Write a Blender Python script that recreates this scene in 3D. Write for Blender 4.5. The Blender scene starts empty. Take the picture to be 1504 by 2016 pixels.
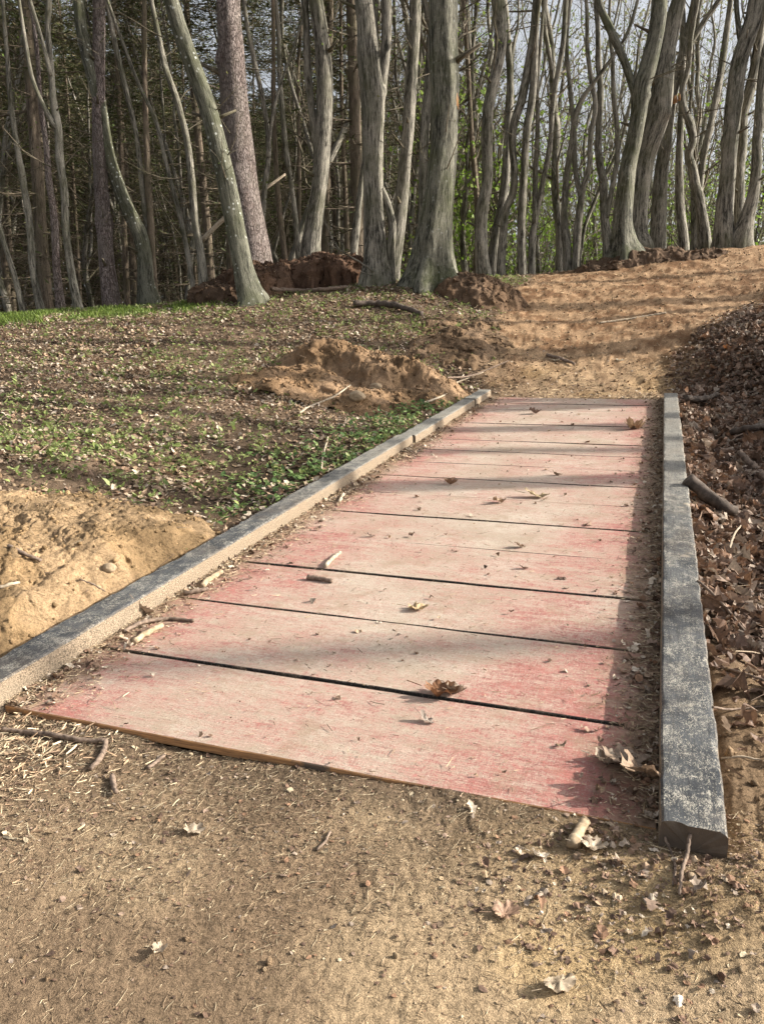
import bpy, math, random
import numpy as np
from mathutils import Vector, Matrix
random.seed(7); rng = np.random.default_rng(7)
scn = bpy.context.scene
COL = scn.collection
# ------------------------------------------------------------------ camera
F, CX, CY = 1510., 752., 1008.
SL = math.radians(5.0)                 # slope of the ramp
H = 1.30                               # lens height over the ramp plane
d1 = np.array([556, 448, 1510.]); d1 /= np.linalg.norm(d1)
d2 = np.array([4344, -298, -1510.]); d2 -= d1*(d2@d1); d2 /= np.linalg.norm(d2)
nn = np.cross(d2, d1)
if nn[1] < 0: nn = -nn
R = np.stack([d2, math.cos(SL)*d1-math.sin(SL)*nn, math.sin(SL)*d1+math.cos(SL)*nn])
cS, sS = math.cos(SL), math.sin(SL)
CAM = np.array([0, -H*sS, H*cS])
cam = bpy.data.cameras.new('camera'); camo = bpy.data.objects.new('camera', cam); COL.objects.link(camo)
rw, uw, bw = R[:, 0], R[:, 1], -R[:, 2]
camo.matrix_world = Matrix(((rw[0], uw[0], bw[0], CAM[0]), (rw[1], uw[1], bw[1], CAM[1]), (rw[2], uw[2], bw[2], CAM[2]), (0, 0, 0, 1)))
cam.sensor_fit = 'VERTICAL'; cam.sensor_height = 36; cam.lens = F/2016*36
cam.clip_start = .05; cam.clip_end = 1000
scn.camera = camo
# ------------------------------------------------------------------ sky, sun, exposure
SUN_EL, SUN_AZ = math.radians(27), math.radians(70)     # azimuth clockwise from +Y
w = bpy.data.worlds.new('World'); scn.world = w; w.use_nodes = True
nt = w.node_tree; bg = nt.nodes['Background']
sky = nt.nodes.new('ShaderNodeTexSky'); sky.sky_type = 'NISHITA'; sky.sun_disc = False
sky.sun_elevation = SUN_EL; sky.sun_rotation = SUN_AZ; sky.air_density = 1.0; sky.dust_density = 5.0; sky.ozone_density = 1
hs_ = nt.nodes.new('ShaderNodeHueSaturation'); hs_.inputs['Saturation'].default_value = .30; hs_.inputs['Value'].default_value = 1.
nt.links.new(sky.outputs[0], hs_.inputs['Color']); nt.links.new(hs_.outputs[0], bg.inputs[0]); bg.inputs[1].default_value = .14
sun = bpy.data.lights.new('sun', 'SUN'); sun.energy = 5.0; sun.angle = math.radians(.55); sun.color = (1, .93, .82)
suno = bpy.data.objects.new('sun', sun); COL.objects.link(suno)
sd = Vector((math.sin(SUN_AZ)*math.cos(SUN_EL), math.cos(SUN_AZ)*math.cos(SUN_EL), math.sin(SUN_EL)))
suno.rotation_euler = sd.to_track_quat('Z', 'Y').to_euler()
scn.view_settings.view_transform = 'Standard'; scn.view_settings.look = 'None'
scn.view_settings.exposure = .85; scn.view_settings.gamma = 1
# ------------------------------------------------------------------ numpy noise
def hsh(i, j, k, s):
    h = (i.astype(np.int64)*374761393+j.astype(np.int64)*668265263+k.astype(np.int64)*2147483647+s*1274126177) & 0xffffffff
    h = ((h ^ (h >> 13))*1274126177) & 0xffffffff
    h = ((h ^ (h >> 16))*2246822519) & 0xffffffff
    return ((h ^ (h >> 15)) & 0xffffff)/float(0xffffff)*2-1
def noise(x, y, z=0., s=0):
    x = np.asarray(x, float); y = np.asarray(y, float); z = np.zeros_like(x)+z
    xi, yi, zi = np.floor(x), np.floor(y), np.floor(z)
    fx, fy, fz = x-xi, y-yi, z-zi
    fx = fx*fx*fx*(fx*(fx*6-15)+10); fy = fy*fy*fy*(fy*(fy*6-15)+10); fz = fz*fz*(3-2*fz)
    def L(k):
        a = hsh(xi, yi, k, s)*(1-fx)+hsh(xi+1, yi, k, s)*fx
        b = hsh(xi, yi+1, k, s)*(1-fx)+hsh(xi+1, yi+1, k, s)*fx
        return a*(1-fy)+b*fy
    a = L(zi)
    if np.any(fz > 0): a = a*(1-fz)+L(zi+1)*fz
    return a
def fbm(x, y, o=4, s=0, z=0., g=.5):
    t = 0; a = 1; n = 0
    for i in range(o):
        t = t+a*noise(x*2**i+i*17.3, y*2**i-i*9.1, z, s+i*31); n += a; a *= g
    return t/n
def sst(a, b, x): 
    t = np.clip((x-a)/(b-a), 0, 1); return t*t*(3-2*t)
def interp(x, xs, ys): return np.interp(x, xs, ys)
# ------------------------------------------------------------------ pixel rays (photo pixels) to points
def ray(px, py): return R@np.array([(px-CX)/F, -(py-CY)/F, 1.])
def at(px, py, D):
    r = ray(px, py); return CAM+r*(D/math.hypot(r[0], r[1]))
def azr(px, D, z):      # ground point in the direction of image column px at distance D, height z
    p = at(px, 640, D); return np.array([p[0], p[1], z])
# ------------------------------------------------------------------ base terrain: thin plate spline through surveyed points
cp = []
for v in (-3, -1, 0.5, 2, 4, 6, 8, 9.6):
    for u in (-2.0, -1, 0.1): cp.append((u*1.0, v*cS, v*sS-.035))
for v in (-3, 0, 1.6): cp += [(1.6, v, v*.0875+.02), (-4.5, v, v*.0875-.03)]
# beside the right rail: a shallow hollow, then a bank
for v, hb in ((2.8, .3), (4.5, .5), (6.5, .6), (8.5, .6), (10.5, .55)):
    cp += [(.45, v, v*sS-.12), (1.25, v, v*sS+hb), (3.2, v, v*sS+hb+.3)]
cp += [(8, 4, 1.2), (8, -4, .4), (9, 9, 2.2)]
# left slope
for px, py, D in ((400, 1000, 4.6), (150, 1000, 4.7), (0, 1000, 4.8), (-250, 1000, 5), (550, 900, 6.1), (300, 880, 6.5), (0, 880, 6.7), (-300, 880, 6.9),
                  (700, 800, 8.3), (400, 790, 8.6), (100, 790, 8.8), (-200, 800, 9), (850, 730, 10.3), (600, 709, 10.9), (300, 709, 11), (0, 715, 11.1), (-300, 725, 11.3),
                  (700, 640, 12.6), (450, 650, 12.6), (150, 660, 12.8), (-100, 670, 13), (850, 580, 14), (700, 580, 14.3), (505, 597, 14.2), (350, 605, 14.8), (200, 615, 14.6), (0, 630, 14.6), (-250, 645, 14.6),
                  # path above the ramp
                  (1140, 740, 10.9), (1150, 700, 11.8), (1000, 690, 11.9), (1350, 690, 11.9), (1200, 640, 13.2), (1030, 610, 14), (1420, 610, 14), (1250, 580, 15), (1030, 555, 16), (1200, 540, 16.8),
                  (1350, 540, 16.7), (1500, 545, 16.5), (1250, 503, 18.6), (1400, 492, 19.2), (1520, 484, 19.6), (1650, 490, 19.5), (1480, 700, 11), (1500, 640, 12.5), (1650, 620, 13)):
    cp.append(tuple(at(px, py, D)))
for px, D, z in ((-300, 19, 2.0), (0, 19, 2.0), (300, 19, 2.1), (600, 19, 2.9), (850, 18.5, 3.0), (1050, 20, 3.0), (1250, 23, 3.6), (1500, 24, 4.0), (1800, 22, 4.3),
                 (-300, 30, .6), (100, 30, .6), (500, 30, 1.2), (900, 30, 1.5), (1300, 32, 2.4), (1700, 32, 3.4), (-600, 60, 1), (0, 60, 1), (500, 60, 1), (1000, 60, 1.5), (1500, 60, 2), (2100, 60, 3),
                 (0, 110, 3), (750, 110, 3), (1500, 110, 4)):
    cp.append(tuple(azr(px, D, z)))
cp += [(-30, -10, -1.), (-15, 2, .2), (0, -15, -1.2), (25, -10, .8), (25, 15, 3.6), (0, -60, -3), (-80, -20, -2), (80, 0, 4), (-90, 60, 1), (90, 70, 5)]
cp = np.array(cp)
def U(r2): return np.where(r2 > 1e-9, r2*np.log(r2+1e-12), 0)
n_ = len(cp); Kx = U((cp[:, None, 0]-cp[None, :, 0])**2+(cp[:, None, 1]-cp[None, :, 1])**2)+np.eye(n_)*.6
P_ = np.c_[np.ones(n_), cp[:, :2]]
A_ = np.block([[Kx, P_], [P_.T, np.zeros((3, 3))]])
W_ = np.linalg.solve(A_, np.r_[cp[:, 2], 0, 0, 0])
def tps(x, y):
    x = np.atleast_1d(np.asarray(x, float)); y = np.atleast_1d(np.asarray(y, float)); o = np.empty_like(x)
    for i in range(0, len(x), 40000):
        a, b = x[i:i+40000], y[i:i+40000]
        o[i:i+40000] = U((a[:, None]-cp[None, :, 0])**2+(b[:, None]-cp[None, :, 1])**2)@W_[:n_]+W_[n_]+W_[n_+1]*a+W_[n_+2]*b
    return o
UL, UR, RW = -1.545*H, .055*H, .15          # inner faces of the two rails, rail width
V0, V1 = 1.337*H, 7.36*H                   # ends of the deck
# path centre line and half width
PC = np.array([at(1140, 785, 9.9), at(1140, 740, 10.9), at(1152, 700, 11.8), at(1200, 640, 13.2), at(1240, 590, 14.7), at(1320, 545, 16.6), at(1430, 505, 18.4), at(1600, 490, 20.5), at(1900, 480, 24)])[:, :2]
PW = np.array([1.2, 1.35, 1.5, 1.75, 2.15, 2.6, 2.3, 2.0, 2.0])
def pathmask(x, y):
    best = np.full(len(x), 9.)
    for i in range(len(PC)-1):
        a, b = PC[i], PC[i+1]; d = b-a; t = np.clip(((x-a[0])*d[0]+(y-a[1])*d[1])/(d@d), 0, 1)
        q = np.hypot(x-a[0]-t*d[0], y-a[1]-t*d[1])-(PW[i]*(1-t)+PW[i+1]*t)
        best = np.minimum(best, q)
    # foreground clearing before the ramp
    q2 = np.maximum(y-(V0-.02+.10*(x+1)), np.maximum(x-.75-.25*(y-1), -3.4-x))
    q2 = np.where(x > .1, np.maximum(q2, y-(V0-.1)), q2)
    best = np.minimum(best, q2)
    e = fbm(x*1.7, y*1.7, 4, 5)*.45
    return sst(.22, -.22, best+e), best
def base_z(x, y):
    z = tps(x, y)
    v = y/cS
    pl = v*sS
    # flush with the front edge, hollow under the deck
    k = sst(2.6, .6, np.maximum(np.abs(x+.95)-1.1, 0))*sst(-3, -1, v)*sst(V1+1.6, V1, v)
    z = z*(1-k)+(pl-.024+.026*sst(-1.7, -.3, x)*sst(2.2, 1.6, v))*k*1.0
    und = sst(.0, -.04, np.maximum(np.maximum(UL-.05-x, x-UR-.03), np.maximum(V0-v, v-V1)))
    z = z-und*.10
    # hollow just right of the right rail
    hol = sst(.0, .35, x-UR-RW)*sst(1.3, .7, x-UR-RW)*sst(2.3, 3.2, v)*sst(10.5, 8, v)
    z = z+.016*noise(x*3.1, y*0, 0, 88)*sst(.25, .0, np.abs(y-V0+.04))
    z = z-.10*np.exp(-((x+2.75)/.45)**2-((y-5.1)/1.1)**2)
    z = z-.14*hol+.05*np.exp(-((x-UR-.12)/.16)**2-((y-1.52)/.14)**2)+.03*sst(UR+RW-.03, UR+RW+.05, x)*sst(3.2, 2.4, y)*sst(1.3, 1.8, y)*sst(1.1, .5, x)
    return z
def fine_z(x, y, pm):
    r = np.hypot(x, y)
    lit = 1-pm
    nearR = sst(.1, .6, x)*sst(3.5, 2.2, y)                      # crumbly soil round the end of the right rail
    d = fbm(x*1.1, y*1.1, 3, 11)*.035*(1-sst(2.2, 1.2, np.maximum(np.abs(x+.95)-1.1, 0)+np.maximum(y-V1, 0)))
    d = d+fbm(x*7, y*7, 4, 12)*(.004+.022*lit*sst(2, 8, r)+.030*pm*sst(9.6, 11, y))
    c = np.abs(noise(x*28, y*28, 0, 14))*.5+np.abs(noise(x*61, y*61, 0, 15))*.35
    cl = sst(.0, .5, fbm(x*2.3, y*2.3, 3, 16)+.1)
    d = d+c*(.0045+.022*nearR+.010*lit+.02*sst(9.8, 11.5, y))*(.4+.9*cl)
    d = d+fbm(x*45, y*45, 3, 18)*(.0022+.004*nearR)
    # feet and wheels have trodden shallow scoops in the foreground
    d = d+fbm(x*2.6, y*2.6, 2, 21)*.010*sst(1.8, 1.4, y)
    return d
def ground_z(x, y):
    x = np.atleast_1d(np.asarray(x, float)); y = np.atleast_1d(np.asarray(y, float))
    return base_z(x, y)+fine_z(x, y, pathmask(x, y)[0])
def gz(x, y): return float(base_z(np.array([x]), np.array([y]))[0])
def ondeck(x, y): v = y/cS; return (x > UL) & (x < UR) & (v > V0) & (v < V1)
def surf_z(x, y):
    z = ground_z(x, y); v = y/cS
    return np.where(ondeck(x, y), v*sS+.002, z)
def hit(px, py, dmax=40):
    r = ray(px, py); r = r/math.hypot(r[0], r[1])
    D = np.arange(.5, dmax, .04); P = CAM+D[:, None]*r; g = base_z(P[:, 0], P[:, 1])
    i = np.argmax(P[:, 2] < g)
    return P[i] if P[i, 2] < g[i] else None
# ------------------------------------------------------------------ object helpers
def mesh_np(name, V, Fs, mat, parent=None, smooth=False, cols=None, extra=None):
    me = bpy.data.meshes.new(name); V = np.asarray(V, np.float32)
    if not isinstance(Fs, list): Fs = [Fs]
    Fs = [np.asarray(f, np.int32) for f in Fs if len(f)]
    me.vertices.add(len(V)); me.vertices.foreach_set('co', V.ravel())
    nl = sum(f.size for f in Fs); me.loops.add(nl); me.loops.foreach_set('vertex_index', np.concatenate([f.ravel() for f in Fs]))
    tot = np.concatenate([np.full(len(f), f.shape[1], np.int32) for f in Fs]); st = np.r_[0, np.cumsum(tot)[:-1]].astype(np.int32)
    me.polygons.add(len(tot)); me.polygons.foreach_set('loop_start', st); me.polygons.foreach_set('loop_total', tot)
    me.polygons.foreach_set('use_smooth', np.full(len(tot), smooth))
    if cols is not None:
        a = me.color_attributes.new('tint', 'FLOAT_COLOR', 'POINT'); c = np.ones((len(V), 4), np.float32); c[:, :3] = cols; a.data.foreach_set('color', c.ravel())
    if extra is not None:
        a = me.attributes.new('bk', 'FLOAT_VECTOR', 'POINT'); a.data.foreach_set('vector', np.asarray(extra, np.float32).ravel())
    me.update(calc_edges=True); me.validate()
    if mat: me.materials.append(mat)
    o = bpy.data.objects.new(name, me); COL.objects.link(o)
    if parent: o.parent = parent
    return o
def tag(o, label=None, cat=None, group=None, kind=None):
    if label: o['label'] = label
    if cat: o['category'] = cat
    if group: o['group'] = group
    if kind: o['kind'] = kind
    return o
def empty(name, loc=(0, 0, 0)):
    o = bpy.data.objects.new(name, None); COL.objects.link(o); o.location = loc; o.empty_display_size = .2; return o
# ------------------------------------------------------------------ materials
def newmat(name):
    m = bpy.data.materials.new(name); m.use_nodes = True; t = m.node_tree; b = t.nodes['Principled BSDF']
    b.inputs['Specular IOR Level'].default_value = .25
    return m, t, b
def N(t, ty, **kw):
    n = t.nodes.new(ty)
    for k, v in kw.items():
        if k in n.inputs: n.inputs[k].default_value = v
        else: setattr(n, k, v)
    return n
def ramp(t, src, stops, interp='LINEAR'):
    n = t.nodes.new('ShaderNodeValToRGB'); t.links.new(src, n.inputs[0]); n.color_ramp.interpolation = interp
    e = n.color_ramp.elements
    while len(e) > len(stops): e.remove(e[-1])
    while len(e) < len(stops): e.new(.5)
    for q, (p, c) in zip(e, stops):
        q.position = p; q.color = (c, c, c, 1) if not isinstance(c, tuple) else (*c, 1)
    return n.outputs[0]
def mixc(t, f, a, b, mode='MIX'):
    n = t.nodes.new('ShaderNodeMix'); n.data_type = 'RGBA'; n.blend_type = mode
    for sock, v in ((n.inputs[0], f), (n.inputs[6], a), (n.inputs[7], b)):
        if isinstance(v, (int, float)): sock.default_value = v
        elif isinstance(v, tuple): sock.default_value = (*v, 1)
        else: t.links.new(v, sock)
    return n.outputs[2]
def math_(t, op, a, b=None, c=False):
    n = t.nodes.new('ShaderNodeMath'); n.operation = op; n.use_clamp = c
    for i, v in enumerate((a, b)):
        if v is None: continue
        if isinstance(v, (int, float)): n.inputs[i].default_value = v
        else: t.links.new(v, n.inputs[i])
    return n.outputs[0]
def coord(t, scale=(1, 1, 1), attr=None):
    mp = t.nodes.new('ShaderNodeMapping'); mp.inputs['Scale'].default_value = scale
    if attr: a = N(t, 'ShaderNodeAttribute', attribute_name=attr); t.links.new(a.outputs['Vector'], mp.inputs[0])
    else: a = t.nodes.new('ShaderNodeTexCoord'); t.links.new(a.outputs['Object'], mp.inputs[0])
    return mp.outputs[0]
def ntex(t, co, scale, detail=5, rough=.6, dist=0.):
    n = N(t, 'ShaderNodeTexNoise', Scale=scale, Detail=detail, Roughness=rough, Distortion=dist); t.links.new(co, n.inputs['Vector']); return n.outputs[0]
def bump(t, b, h, dist=.01, strength=1.):
    n = N(t, 'ShaderNodeBump', Distance=dist, Strength=strength); t.links.new(h, n.inputs['Height']); t.links.new(n.outputs[0], b.inputs['Normal'])

def soil_mat(name):
    m, t, b = newmat(name); co = coord(t)
    a = N(t, 'ShaderNodeAttribute', attribute_name='tint')
    n1 = ntex(t, co, 3.0, 6, .65); n2 = ntex(t, co, 70, 5, .75); n3 = ntex(t, co, 320, 3, .7)
    c = mixc(t, 1., a.outputs['Color'], ramp(t, n1, [(.3, .78), (.7, 1.2)]), 'MULTIPLY')
    c = mixc(t, 1., c, ramp(t, n2, [(.34, .45), (.47, .92), (.6, 1.15), (.75, 1.5)]), 'MULTIPLY')
    c = mixc(t, 1., c, ramp(t, n3, [(.35, .6), (.5, 1.), (.7, 1.35)]), 'MULTIPLY')
    t.links.new(c, b.inputs['Base Color']); b.inputs['Roughness'].default_value = .95; b.inputs['Specular IOR Level'].default_value = .1
    s = math_(t, 'ADD', math_(t, 'MULTIPLY', n2, 1.), math_(t, 'MULTIPLY', n3, .35))
    bump(t, b, s, .012, .9)
    return m
MS = soil_mat('soil')
def tint_mat(name, trans=0., rough=.7):
    m, t, b = newmat(name); co = coord(t)
    a = N(t, 'ShaderNodeAttribute', attribute_name='tint')
    n = ntex(t, co, 90, 3, .6)
    c = mixc(t, 1., a.outputs['Color'], ramp(t, n, [(.35, .75), (.65, 1.2)]), 'MULTIPLY')
    t.links.new(c, b.inputs['Base Color']); b.inputs['Roughness'].default_value = rough
    if trans:
        tr = t.nodes.new('ShaderNodeBsdfTranslucent'); t.links.new(c, tr.inputs[0]); mx = t.nodes.new('ShaderNodeMixShader'); mx.inputs[0].default_value = trans
        t.links.new(b.outputs[0], mx.inputs[1]); t.links.new(tr.outputs[0], mx.inputs[2]); t.links.new(mx.outputs[0], t.nodes['Material Output'].inputs[0])
    return m
MLEAF = tint_mat('dead_leaf', .15, .6); MGREEN = tint_mat('green_leaf', .4, .5); MCHIP = tint_mat('chips', 0, .8); MFOL = tint_mat('needles', .2, .7)

def bark_mat(name, dark, light, moss, lichen=.0, plates=False, streak=1.):
    m, t, b = newmat(name); cb = coord(t, (1, 1, .16), 'bk'); cf = coord(t, (1, 1, 1), 'bk'); co = coord(t)
    n1 = ntex(t, cb, 34 if not plates else 26, 7, .7, .3); n2 = ntex(t, co, 1.6, 4, .6); n3 = ntex(t, cf, 60, 4, .7)
    n4 = ntex(t, coord(t, (1, 1, .13), 'bk'), 9, 5, .6, .2)
    c = mixc(t, ramp(t, math_(t, 'ADD', math_(t, 'MULTIPLY', n1, .6), math_(t, 'MULTIPLY', n4, .4)), [(.415, 0), (.56, 1)]), dark, light)
    h = math_(t, 'ADD', n1, math_(t, 'MULTIPLY', n3, .25))
    if plates:
        cv = coord(t, (1, 1, .33), 'bk'); vo = N(t, 'ShaderNodeTexVoronoi', Scale=30., feature='DISTANCE_TO_EDGE')
        ds = N(t, 'ShaderNodeTexNoise', Scale=14., Detail=5.); t.links.new(cv, ds.inputs['Vector'])
        mv = t.nodes.new('ShaderNodeVectorMath'); mv.operation = 'MULTIPLY_ADD'; t.links.new(ds.outputs['Color'], mv.inputs[0]); mv.inputs[1].default_value = (.075, .075, .12); t.links.new(cv, mv.inputs[2])
        t.links.new(mv.outputs[0], vo.inputs['Vector'])
        e = ramp(t, vo.outputs['Distance'], [(0, 0), (.16, 1)])
        c = mixc(t, e, tuple(x*.5 for x in dark), c); h = math_(t, 'ADD', math_(t, 'MULTIPLY', e, 1.2), h)
    c = mixc(t, 1., c, ramp(t, n3, [(.3, .7), (.7, 1.25)]), 'MULTIPLY')
    c = mixc(t, math_(t, 'MULTIPLY', ramp(t, n2, [(.45, 0), (.68, 1)]), .75), c, moss)
    if lichen:
        vl = N(t, 'ShaderNodeTexVoronoi', Scale=11.); t.links.new(cf, vl.inputs['Vector'])
        f = math_(t, 'MULTIPLY', ramp(t, vl.outputs['Distance'], [(.16, 1), (.26, 0)]), ramp(t, ntex(t, co, 3.3, 3, .6), [(.5, 0), (.56, 1)]))
        c = mixc(t, math_(t, 'MULTIPLY', f, lichen), c, (.55, .57, .52))
    t.links.new(c, b.inputs['Base Color']); b.inputs['Roughness'].default_value = .85
    bump(t, b, h, .03 if plates else .02, .9)
    return m
MB_H = bark_mat('hornbeam_bark', (.030, .028, .022), (.31, .285, .235), (.08, .08, .042), 0)
MB_L = bark_mat('lichen_bark', (.035, .035, .025), (.19, .185, .14), (.07, .075, .035), .8)
MB_M = bark_mat('mossy_bark', (.025, .025, .018), (.21, .20, .155), (.06, .068, .024), .2)
MB_P = bark_mat('pine_bark', (.17, .125, .11), (.36, .30, .275), (.22, .19, .16), 0, True)
MB_D = bark_mat('twig_bark', (.07, .06, .042), (.24, .20, .145), (.10, .095, .05))
MB_S = bark_mat('spruce_bark', (.065, .05, .036), (.21, .165, .12), (.10, .09, .05), 0)

def deck_mat():
    m, t, b = newmat('worn_painted_board'); co = coord(t)
    sep = t.nodes.new('ShaderNodeSeparateXYZ'); t.links.new(co, sep.inputs[0])
    oi = t.nodes.new('ShaderNodeObjectInfo')
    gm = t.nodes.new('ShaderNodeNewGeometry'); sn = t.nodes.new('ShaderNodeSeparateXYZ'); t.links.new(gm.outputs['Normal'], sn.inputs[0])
    u = math_(t, 'DIVIDE', math_(t, 'ADD', sep.outputs[0], .97), 1.05)          # -1..1 across
    au = math_(t, 'ABSOLUTE', u)
    # worn centre, paint left near the two sides
    n1 = ntex(t, co, 1.7, 5, .65, .4); n2 = ntex(t, coord(t, (.5, 3, 1)), 7, 6, .75); n3 = ntex(t, coord(t, (2.2, 30, 1)), 9, 5, .8); n4 = ntex(t, coord(t, (30, 4, 1)), 6, 4, .8)
    s = math_(t, 'ADD', math_(t, 'MULTIPLY', ramp(t, au, [(.3, 0), (.95, 1)]), .22), math_(t, 'MULTIPLY', n1, .75))
    fr = ramp(t, math_(t, 'ADD', math_(t, 'MULTIPLY', sep.outputs[1], -.5), 1.62), [(.0, 0), (.72, 1)])     # first board keeps more paint
    rt = ramp(t, u, [(-.3, 0), (.75, 1)])
    s = math_(t, 'ADD', s, math_(t, 'MULTIPLY', math_(t, 'MULTIPLY', fr, rt), .07))
    s = math_(t, 'ADD', s, math_(t, 'MULTIPLY', math_(t, 'SUBTRACT', n2, .5), .75))
    s = math_(t, 'ADD', s, math_(t, 'MULTIPLY', math_(t, 'SUBTRACT', n3, .5), .8))
    s = math_(t, 'ADD', s, math_(t, 'MULTIPLY', math_(t, 'SUBTRACT', n4, .5), .6))
    s = math_(t, 'ADD', s, math_(t, 'MULTIPLY', math_(t, 'SUBTRACT', oi.outputs['Random'], .5), .05))
    n5 = ntex(t, coord(t, (1, 1.6, 1)), 36, 6, .85); s = math_(t, 'ADD', s, math_(t, 'MULTIPLY', math_(t, 'SUBTRACT', n5, .5), .9))
    red = ramp(t, s, [(.50, 0), (.585, .55), (.71, .95)])
    soft = ramp(t, s, [(.27, 0), (.57, 1)])
    dust = mixc(t, ramp(t, ntex(t, co, 2.3, 5, .6), [(.35, 0), (.65, 1)]), (.37, .295, .22), (.50, .425, .345))
    pink = mixc(t, soft, dust, (.43, .265, .215))
    redc = mixc(t, ramp(t, ntex(t, co, 13, 4, .7), [(.35, 0), (.65, 1)]), (.25, .075, .068), (.40, .125, .105))
    c = mixc(t, math_(t, 'MULTIPLY', red, .85), pink, redc)
    g = ntex(t, coord(t, (3, 90, 3)), 5, 5, .75)
    c = mixc(t, 1., c, ramp(t, g, [(.32, .6), (.5, 1.), (.72, 1.16)]), 'MULTIPLY')
    dkE = ramp(t, math_(t, 'ABSOLUTE', sn.outputs[1]), [(.35, 0), (.6, 1)]); c = mixc(t, math_(t, 'MULTIPLY', dkE, math_(t, 'GREATER_THAN', sep.outputs[1], V0+.05)), c, (.03, .026, .022))  # board sides inside the gaps painted near-black in place of gap shade
    # grit and dark scuffs
    sp = ntex(t, co, 150, 3, .7); c = mixc(t, ramp(t, sp, [(.57, 0), (.66, .8)]), c, (.16, .115, .08))
    mud = ntex(t, co, 4.5, 6, .75); c = mixc(t, ramp(t, mud, [(.52, 0), (.68, .65)]), c, (.30, .22, .15))
    sc = ntex(t, coord(t, (5, 30, 1)), 5, 5, .8); c = mixc(t, ramp(t, sc, [(.56, 0), (.72, .55)]), c, (.20, .14, .14))
    wh = ntex(t, co, 95, 4, .8); c = mixc(t, ramp(t, wh, [(.58, 0), (.72, .65)]), c, (.72, .63, .53))
    # brownish silt by the rails
    slt = math_(t, 'ADD', au, math_(t, 'MULTIPLY', math_(t, 'SUBTRACT', ntex(t, co, 8, 4, .7), .5), .5))
    c = mixc(t, ramp(t, slt, [(.78, 0), (.98, .9)]), c, (.27, .19, .125))
    # sawn front edge of bare wood
    ed = math_(t, 'MULTIPLY', ramp(t, math_(t, 'MULTIPLY', sn.outputs[1], -1.), [(.5, 0), (.7, 1)]), math_(t, 'LESS_THAN', sep.outputs[1], V0+.05))
    wn = ntex(t, coord(t, (2, 60, 60)), 4, 5, .7)
    wd = mixc(t, ramp(t, wn, [(.35, 0), (.6, 1)]), (.22, .12, .06), (.50, .27, .12))
    wd = mixc(t, ramp(t, ntex(t, co, 5, 4, .7), [(.52, 0), (.62, .9)]), wd, (.10, .085, .07))
    c = mixc(t, ed, c, wd)
    t.links.new(c, b.inputs['Base Color']); b.inputs['Roughness'].default_value = .8
    bump(t, b, math_(t, 'ADD', math_(t, 'MULTIPLY', g, 1.), math_(t, 'ADD', math_(t, 'MULTIPLY', sp, .7), math_(t, 'MULTIPLY', n3, .6))), .004, .7)
    return m
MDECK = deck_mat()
def rail_mat():
    m, t, b = newmat('tarred_beam'); co = coord(t)
    sep = t.nodes.new('ShaderNodeSeparateXYZ'); t.links.new(co, sep.inputs[0])
    gm = t.nodes.new('ShaderNodeNewGeometry'); sn = t.nodes.new('ShaderNodeSeparateXYZ'); t.links.new(gm.outputs['Normal'], sn.inputs[0])
    up = ramp(t, sn.outputs[2], [(.45, 0), (.75, 1)])
    base = mixc(t, ramp(t, ntex(t, co, 5, 5, .7), [(.35, 0), (.65, 1)]), (.026, .030, .036), (.08, .085, .09))
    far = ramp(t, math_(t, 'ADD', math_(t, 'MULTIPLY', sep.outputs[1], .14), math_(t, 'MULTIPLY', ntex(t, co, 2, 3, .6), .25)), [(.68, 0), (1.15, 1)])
    fl = ntex(t, coord(t, (1.6, .7, 1)), 75, 6, .85, 2.2); fl2 = ntex(t, co, 14, 5, .75, .5)
    f = math_(t, 'ADD', fl, math_(t, 'MULTIPLY', math_(t, 'SUBTRACT', fl2, .5), .45)); f = math_(t, 'ADD', f, math_(t, 'MULTIPLY', far, .10))
    c = mixc(t, ramp(t, f, [(.535, 0), (.575, .85)]), base, (.38, .355, .30))
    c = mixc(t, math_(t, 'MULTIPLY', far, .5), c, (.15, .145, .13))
    c = mixc(t, ramp(t, ntex(t, co, 3.7, 4, .6), [(.64, 0), (.70, .7)]), c, (.38, .33, .25))
    sp = ntex(t, co, 210, 3, .7)
    sand = mixc(t, ramp(t, sp, [(.42, 0), (.56, 1)]), (.09, .068, .048), (.36, .28, .195))
    ends_ = ramp(t, math_(t, 'ABSOLUTE', sn.outputs[1]), [(.5, 0), (.8, 1)]); sand = mixc(t, ends_, sand, (.13, .10, .075)); sand = mixc(t, ramp(t, ntex(t, co, 12, 5, .7), [(.45, 0), (.7, .6)]), sand, (.22, .18, .13))  # beam end faces coloured darker to stand in for shade on them
    gk = ntex(t, coord(t, (60, 2.5, 60)), 2.2, 6, .8); c = mixc(t, 1., c, ramp(t, gk, [(.35, .6), (.5, 1.), (.7, 1.2)]), 'MULTIPLY')
    c = mixc(t, ramp(t, ntex(t, co, 2.1, 5, .7), [(.5, 0), (.75, .35)]), c, (.17, .125, .085))
    c = mixc(t, up, sand, c)
    t.links.new(c, b.inputs['Base Color']); b.inputs['Roughness'].default_value = .75
    bump(t, b, math_(t, 'ADD', math_(t, 'MULTIPLY', fl, 1.), math_(t, 'MULTIPLY', sp, .6)), .004, .6)
    return m
MRAIL = rail_mat()
def simple_mat(name, c1, c2, sc=20, stretch=(1, 1, 1), rough=.85):
    m, t, b = newmat(name); co = coord(t, stretch); n = ntex(t, co, sc, 5, .7)
    t.links.new(mixc(t, ramp(t, n, [(.35, 0), (.65, 1)]), c1, c2), b.inputs['Base Color']); b.inputs['Roughness'].default_value = rough; bump(t, b, n, .004, .6)
    return m
MJOIST = simple_mat('joist_wood', (.05, .04, .03), (.10, .08, .06)); MROCK = simple_mat('stone', (.26, .19, .12), (.42, .32, .21), 30)
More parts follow.
